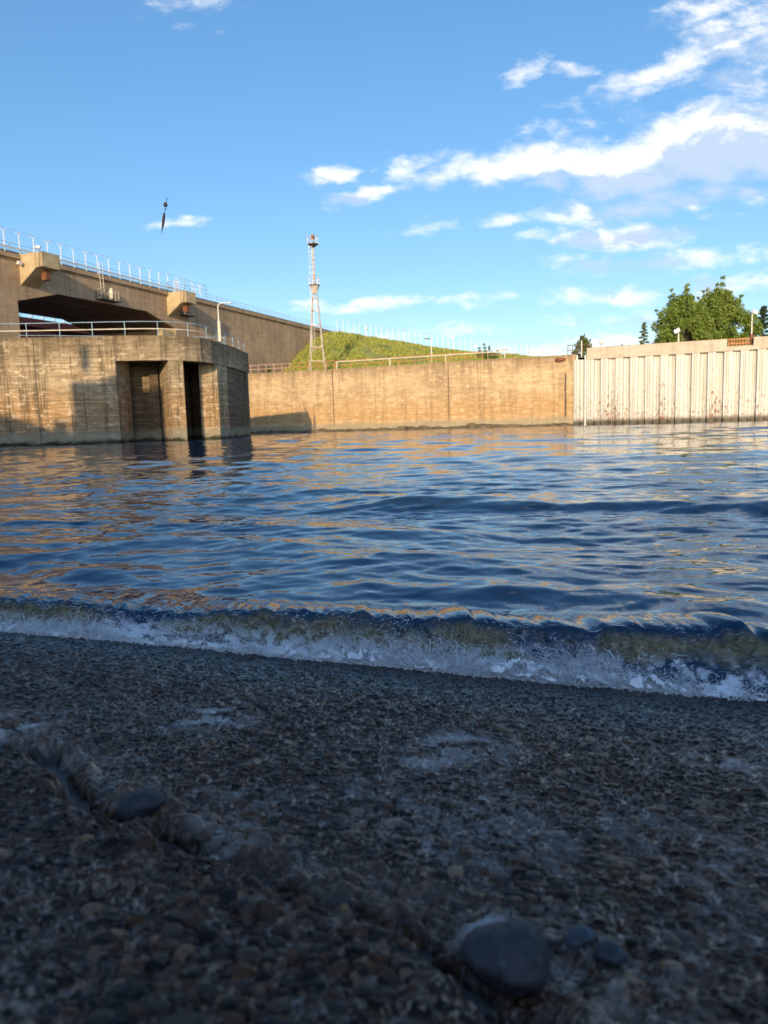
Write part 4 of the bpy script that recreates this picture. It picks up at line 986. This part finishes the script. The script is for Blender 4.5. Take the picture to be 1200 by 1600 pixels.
for z_, nm_ in ((z1, 1), (z2, 2)):
    pf = MB().tube((mx0, mY, z_), (mx0, mY, z_ + .10), .68, n=14).build('platform', M['dark'], mast)
    mb = MB()
    for i in range(14):
        a0, a1 = 2 * math.pi * i / 14, 2 * math.pi * (i + 1) / 14
        for h_ in (.5, .95): mb.tube((mx0 + .66 * math.cos(a0), mY + .66 * math.sin(a0), z_ + h_), (mx0 + .66 * math.cos(a1), mY + .66 * math.sin(a1), z_ + h_), .022, n=4)
        if i % 2 == 0: mb.tube((mx0 + .66 * math.cos(a0), mY + .66 * math.sin(a0), z_), (mx0 + .66 * math.cos(a0), mY + .66 * math.sin(a0), z_ + .95), .022, n=4)
    mb.build('guard_rail', M['steel'], pf)
MB().tube((mx0, mY, z2 - .35), (mx0, mY, z2), .15, .55, 12).build('bracket', M['dark'], mast)
lt = MB().tube((mx0, mY, z2 + .62), (mx0, mY, z2 + 1.15), .24, .24, 12).build('lantern', M['rust'], mast)
MB().tube((mx0, mY, z2 + .1), (mx0, mY, z2 + .62), .06, n=6).build('stand', M['steel'], lt)

# ------------------------------------------------------------------ trees
def tree(name, px, py_top, py_base, halfw_px, Y, label, cat, leaf, seed, group=None, nleaf=7000, lsize=.20, shape='round', trunkr=.22, base_f=.12):
    rr = np.random.default_rng(seed); base = atY(px, py_base, Y); base.z = min(base.z, 7.28) if Y < 200 else base.z
    top = atY(px, py_top, Y).z; Hh = top - base.z; W_ = halfw_px / F * Y
    root = thing(name, base, label, cat, group)
    mb = MB(); pts = [base]
    for i in range(1, 6): f_ = i / 5; pts.append(base + Vector((.05 * W_ * math.sin(seed + i), .05 * W_ * math.cos(seed * 2 + i), Hh * .93 * f_)))
    for i in range(5): mb.tube(pts[i], pts[i + 1], trunkr * (1 - i / 5.2), trunkr * (1 - (i + 1) / 5.2), 8)
    clumps = []
    if shape == 'round':
        nb = 80
        for i in range(nb):
            f_ = base_f + (1 - base_f) * (i + rr.uniform(0, 1)) / nb
            g_ = min(1, max(0.0, (f_ - base_f * .6) / (1.02 - base_f * .6)))
            prof = min(1, g_ * 4.0) ** .5 * (1 - max(0, g_ - .38) / .62) ** .62 * 1.05
            a_ = i * 2.4 + rr.uniform(-.5, .5); rad = W_ * prof * rr.uniform(.35, 1.02)
            
            c = Vector((base.x + math.cos(a_) * rad, base.y + math.sin(a_) * rad, base.z + Hh * f_ * .96))
            st_ = base + Vector((0, 0, Hh * max(.05, f_ - .22))); mb.tube(st_, c, trunkr * .25, trunkr * .06, 5)
            clumps.append((c, W_ * rr.uniform(.17, .34)))
            if i % 3 == 0:
                d2 = (c - base); d2.z *= .35; d2.normalize(); c2 = c + Vector((d2.x, d2.y, abs(d2.z) + rr.uniform(.1, .8))) * W_ * rr.uniform(.2, .34)
                mb.tube(c, c2, trunkr * .08, trunkr * .03, 4); clumps += [(c.lerp(c2, .6), W_ * .10), (c2, W_ * .075)]
    else:
        nb = 30
        for i in range(nb):
            f_ = base_f + (1 - base_f) * i / nb; rad = W_ * (1.05 - f_) * rr.uniform(.65, 1.1); a_ = i * 2.4
            c = Vector((base.x + math.cos(a_) * rad, base.y + math.sin(a_) * rad, base.z + Hh * f_ + rad * (.25 if shape == 'pine' else -.1)))
            st_ = base + Vector((0, 0, Hh * f_)); mb.tube(st_, c, trunkr * .2, trunkr * .05, 4)
            for q_ in (.45, .75, 1.0): clumps.append((st_.lerp(c, q_), W_ * .17))
    mb.build('trunk', M['bark'], root)
    wtot = sum(r_ ** 2 for _, r_ in clumps); PV = []
    for c, r_ in clumps:
        per = max(12, int(nleaf * r_ ** 2 / wtot))
        d_ = rr.normal(0, 1, (per, 3)); d_ /= np.linalg.norm(d_, axis=1)[:, None]; rad = r_ * rr.random(per) ** .45
        sq = np.array((1, 1, .75)) if shape == 'round' else np.array((1, 1, .4))
        pc = np.array(c) + d_ * rad[:, None] * sq
        a = rr.normal(0, 1, (per, 3)); a /= np.linalg.norm(a, axis=1)[:, None]; b2 = np.cross(a, rr.normal(0, 1, (per, 3))); b2 /= np.linalg.norm(b2, axis=1)[:, None]
        s_ = lsize * rr.uniform(.5, 1.15, per)[:, None]
        PV.append(np.stack([pc - a * s_, pc - b2 * s_ * .55, pc + a * s_, pc + b2 * s_ * .55], 1).reshape(-1, 3))
    PV = np.concatenate(PV); O = np.array(base)
    cr = rawmesh('crown', PV - O, np.arange(len(PV)).reshape(-1, 4), leaf, False); cr.parent = root
    return root
tree('leafy_tree', 1068, 462, 552, 45, 92, 'left and lower of the two large leafy green trees behind the white wall', 'tree', M['leaf'], 3, 'large leafy trees behind the white wall', 30000, .17)
tree('leafy_tree', 1123, 455, 550, 50, 95, 'right and taller of the two large leafy green trees behind the white wall', 'tree', M['leaf'], 8, 'large leafy trees behind the white wall', 34000, .17)
tree('spruce', 1006, 503, 552, 14, 88, 'small young spruce left of the large leafy trees', 'tree', M['bush'], 12, None, 2600, .13, 'cone', .07, .1)
tree('pine_tree', 1191, 478, 548, 24, 110, 'dark bluish pine at the right edge beside the lamp post', 'tree', M['pine'], 15, None, 5200, .2, 'pine', .14, .25)
tree('bush', 911, 527, 566, 15, 84, 'round green bush behind the rusty railing at the wall joint', 'bush', M['bush'], 22, None, 2600, .11, 'round', .05, .25)
tree('bush', 1030, 530, 552, 14, 90, 'low green bush at the left foot of the leafy trees', 'bush', M['bush'], 25, None, 1500, .13, 'round', .04, .1)
tree('bush', 760, 549, 566, 26, 118, 'low dark green bush at the right foot of the hill', 'bush', M['bush'], 28, None, 2000, .2, 'round', .05, .05)
tree('weed', 420, 574, 585, 5, 95, 'green weed tuft behind the faded pink quay railing', 'plant', M['bush'], 31, None, 500, .08, 'round', .02, .05)
tree('weed', 972, 540, 549, 6, 79.5, 'sparse weed sprouting on the white cap left of the spruce', 'plant', M['bush'], 33, None, 160, .06, 'round', .02, .05)

# ------------------------------------------------------------------ fishing rig hanging in the air
LY = 3.4
lure = thing('fishing_lure', atY(257, 335, LY), 'black fishing rig with round weight and slim bait hanging in mid air before the sky', 'fishing lure')
def L_(x_, y_): return atY(x_, y_, LY)
c = L_(258.6, 319.8); MB().blob(c, (.0088, .0088, .0105), 18, 14, .03, 1).build('sinker', M['dark'], lure, True)
mb = MB(); prof_ = [(257.5, 331.5, .2), (256.6, 334, 1.6), (255.8, 340, 2.1), (255.3, 346, 2.1), (254.5, 352, 1.7), (253.6, 357, 1.0), (253.0, 361, .5), (253.4, 365.5, .3)]
for (xa, ya, ra), (xb, yb, rb_) in zip(prof_[:-1], prof_[1:]): mb.tube(L_(xa, ya), L_(xb, yb), ra * LY / F, rb_ * LY / F, 10)
mb.build('bait', M['dark'], lure, True)
mb = MB(); mb.path([L_(261.2, 308), L_(260.6, 312), L_(260.0, 314), L_(259.5, 317)], .0012, 5); mb.blob(L_(260.6, 311.5), (.0022, .0022, .004), 8, 6); mb.build('swivel', M['dark'], lure)
mb = MB(); mb.path([L_(258.3, 323), L_(258.9, 326), L_(258.2, 328), L_(257.6, 332)], .0010, 5); mb.blob(L_(258.8, 326.4), (.0035, .002, .0035), 8, 6); mb.build('split_ring', M['dark'], lure)

# ------------------------------------------------------------------ unseen casters added behind the viewpoint, shaped to throw the shade
YB = -12.0
rear = thing('shade_wall', (-10, YB, 0), 'unseen high wall added behind the viewpoint to cast shade', 'wall')
def bz(x_at, Yt, h_at): return x_at - math.tan(R(SUN_AZ - 180)) * (Yt - YB), h_at + (Yt - YB) * math.tan(R(SUN_EL)) / math.cos(R(SUN_AZ - 180))
prof_ = [(-27.3, 52, 2.5), (-25.2, 52, 1.9), (-23.9, 52, 1.5), (-22.6, 52, .9), (-17.2, 52, .6)]
pl_ = [(-90, 24.5)] + [bz(*q_) for q_ in prof_] + [(-22.2, 12), (-20, 2.5), (-14, 2.5), (-11, 4.5), (9, 4.3), (12, 2.0), (60, 1.5)]
mb = MB(); f0 = [(x_, YB, z_) for x_, z_ in pl_] + [(60, YB, -1), (-90, YB, -1)]; mb.face(f0[::-1]); mb.face([(x_, YB - 1.2, z_) for x_, _, z_ in f0])
for i in range(len(pl_) - 1): mb.face([(pl_[i][0], YB, pl_[i][1]), (pl_[i + 1][0], YB, pl_[i + 1][1]), (pl_[i + 1][0], YB - 1.2, pl_[i + 1][1]), (pl_[i][0], YB - 1.2, pl_[i][1])])
mb.build('wall', M['dam'], rear)  # added unseen wall, only there to cast shade
tw = thing('shade_tower', (-26, YB - 3, 0), 'unseen tower added behind the viewpoint to shade the pier', 'tower')
def towbox(x0, x1, h_at, base=0):
    a, zt = bz(x0, 52, h_at); b2, _ = bz(x1, 52, h_at); return MB().box(((a + b2) / 2, YB - 1.2 - .6, (zt + base) / 2), (b2 - a, .9, zt - base)).build('shade_box', M['dam'], tw)
towbox(-21.8, -19.2, 4.8); towbox(-19.25, -16.85, 5.2); towbox(-23.2, -22.3, 2.1); towbox(-22.0, -21.5, 2.2); towbox(-21.0, -20.5, 7.3, 20); towbox(-19.4, -18.9, 5.0, 18)  # added boxes sized so their shadows fall on the pier front and bay
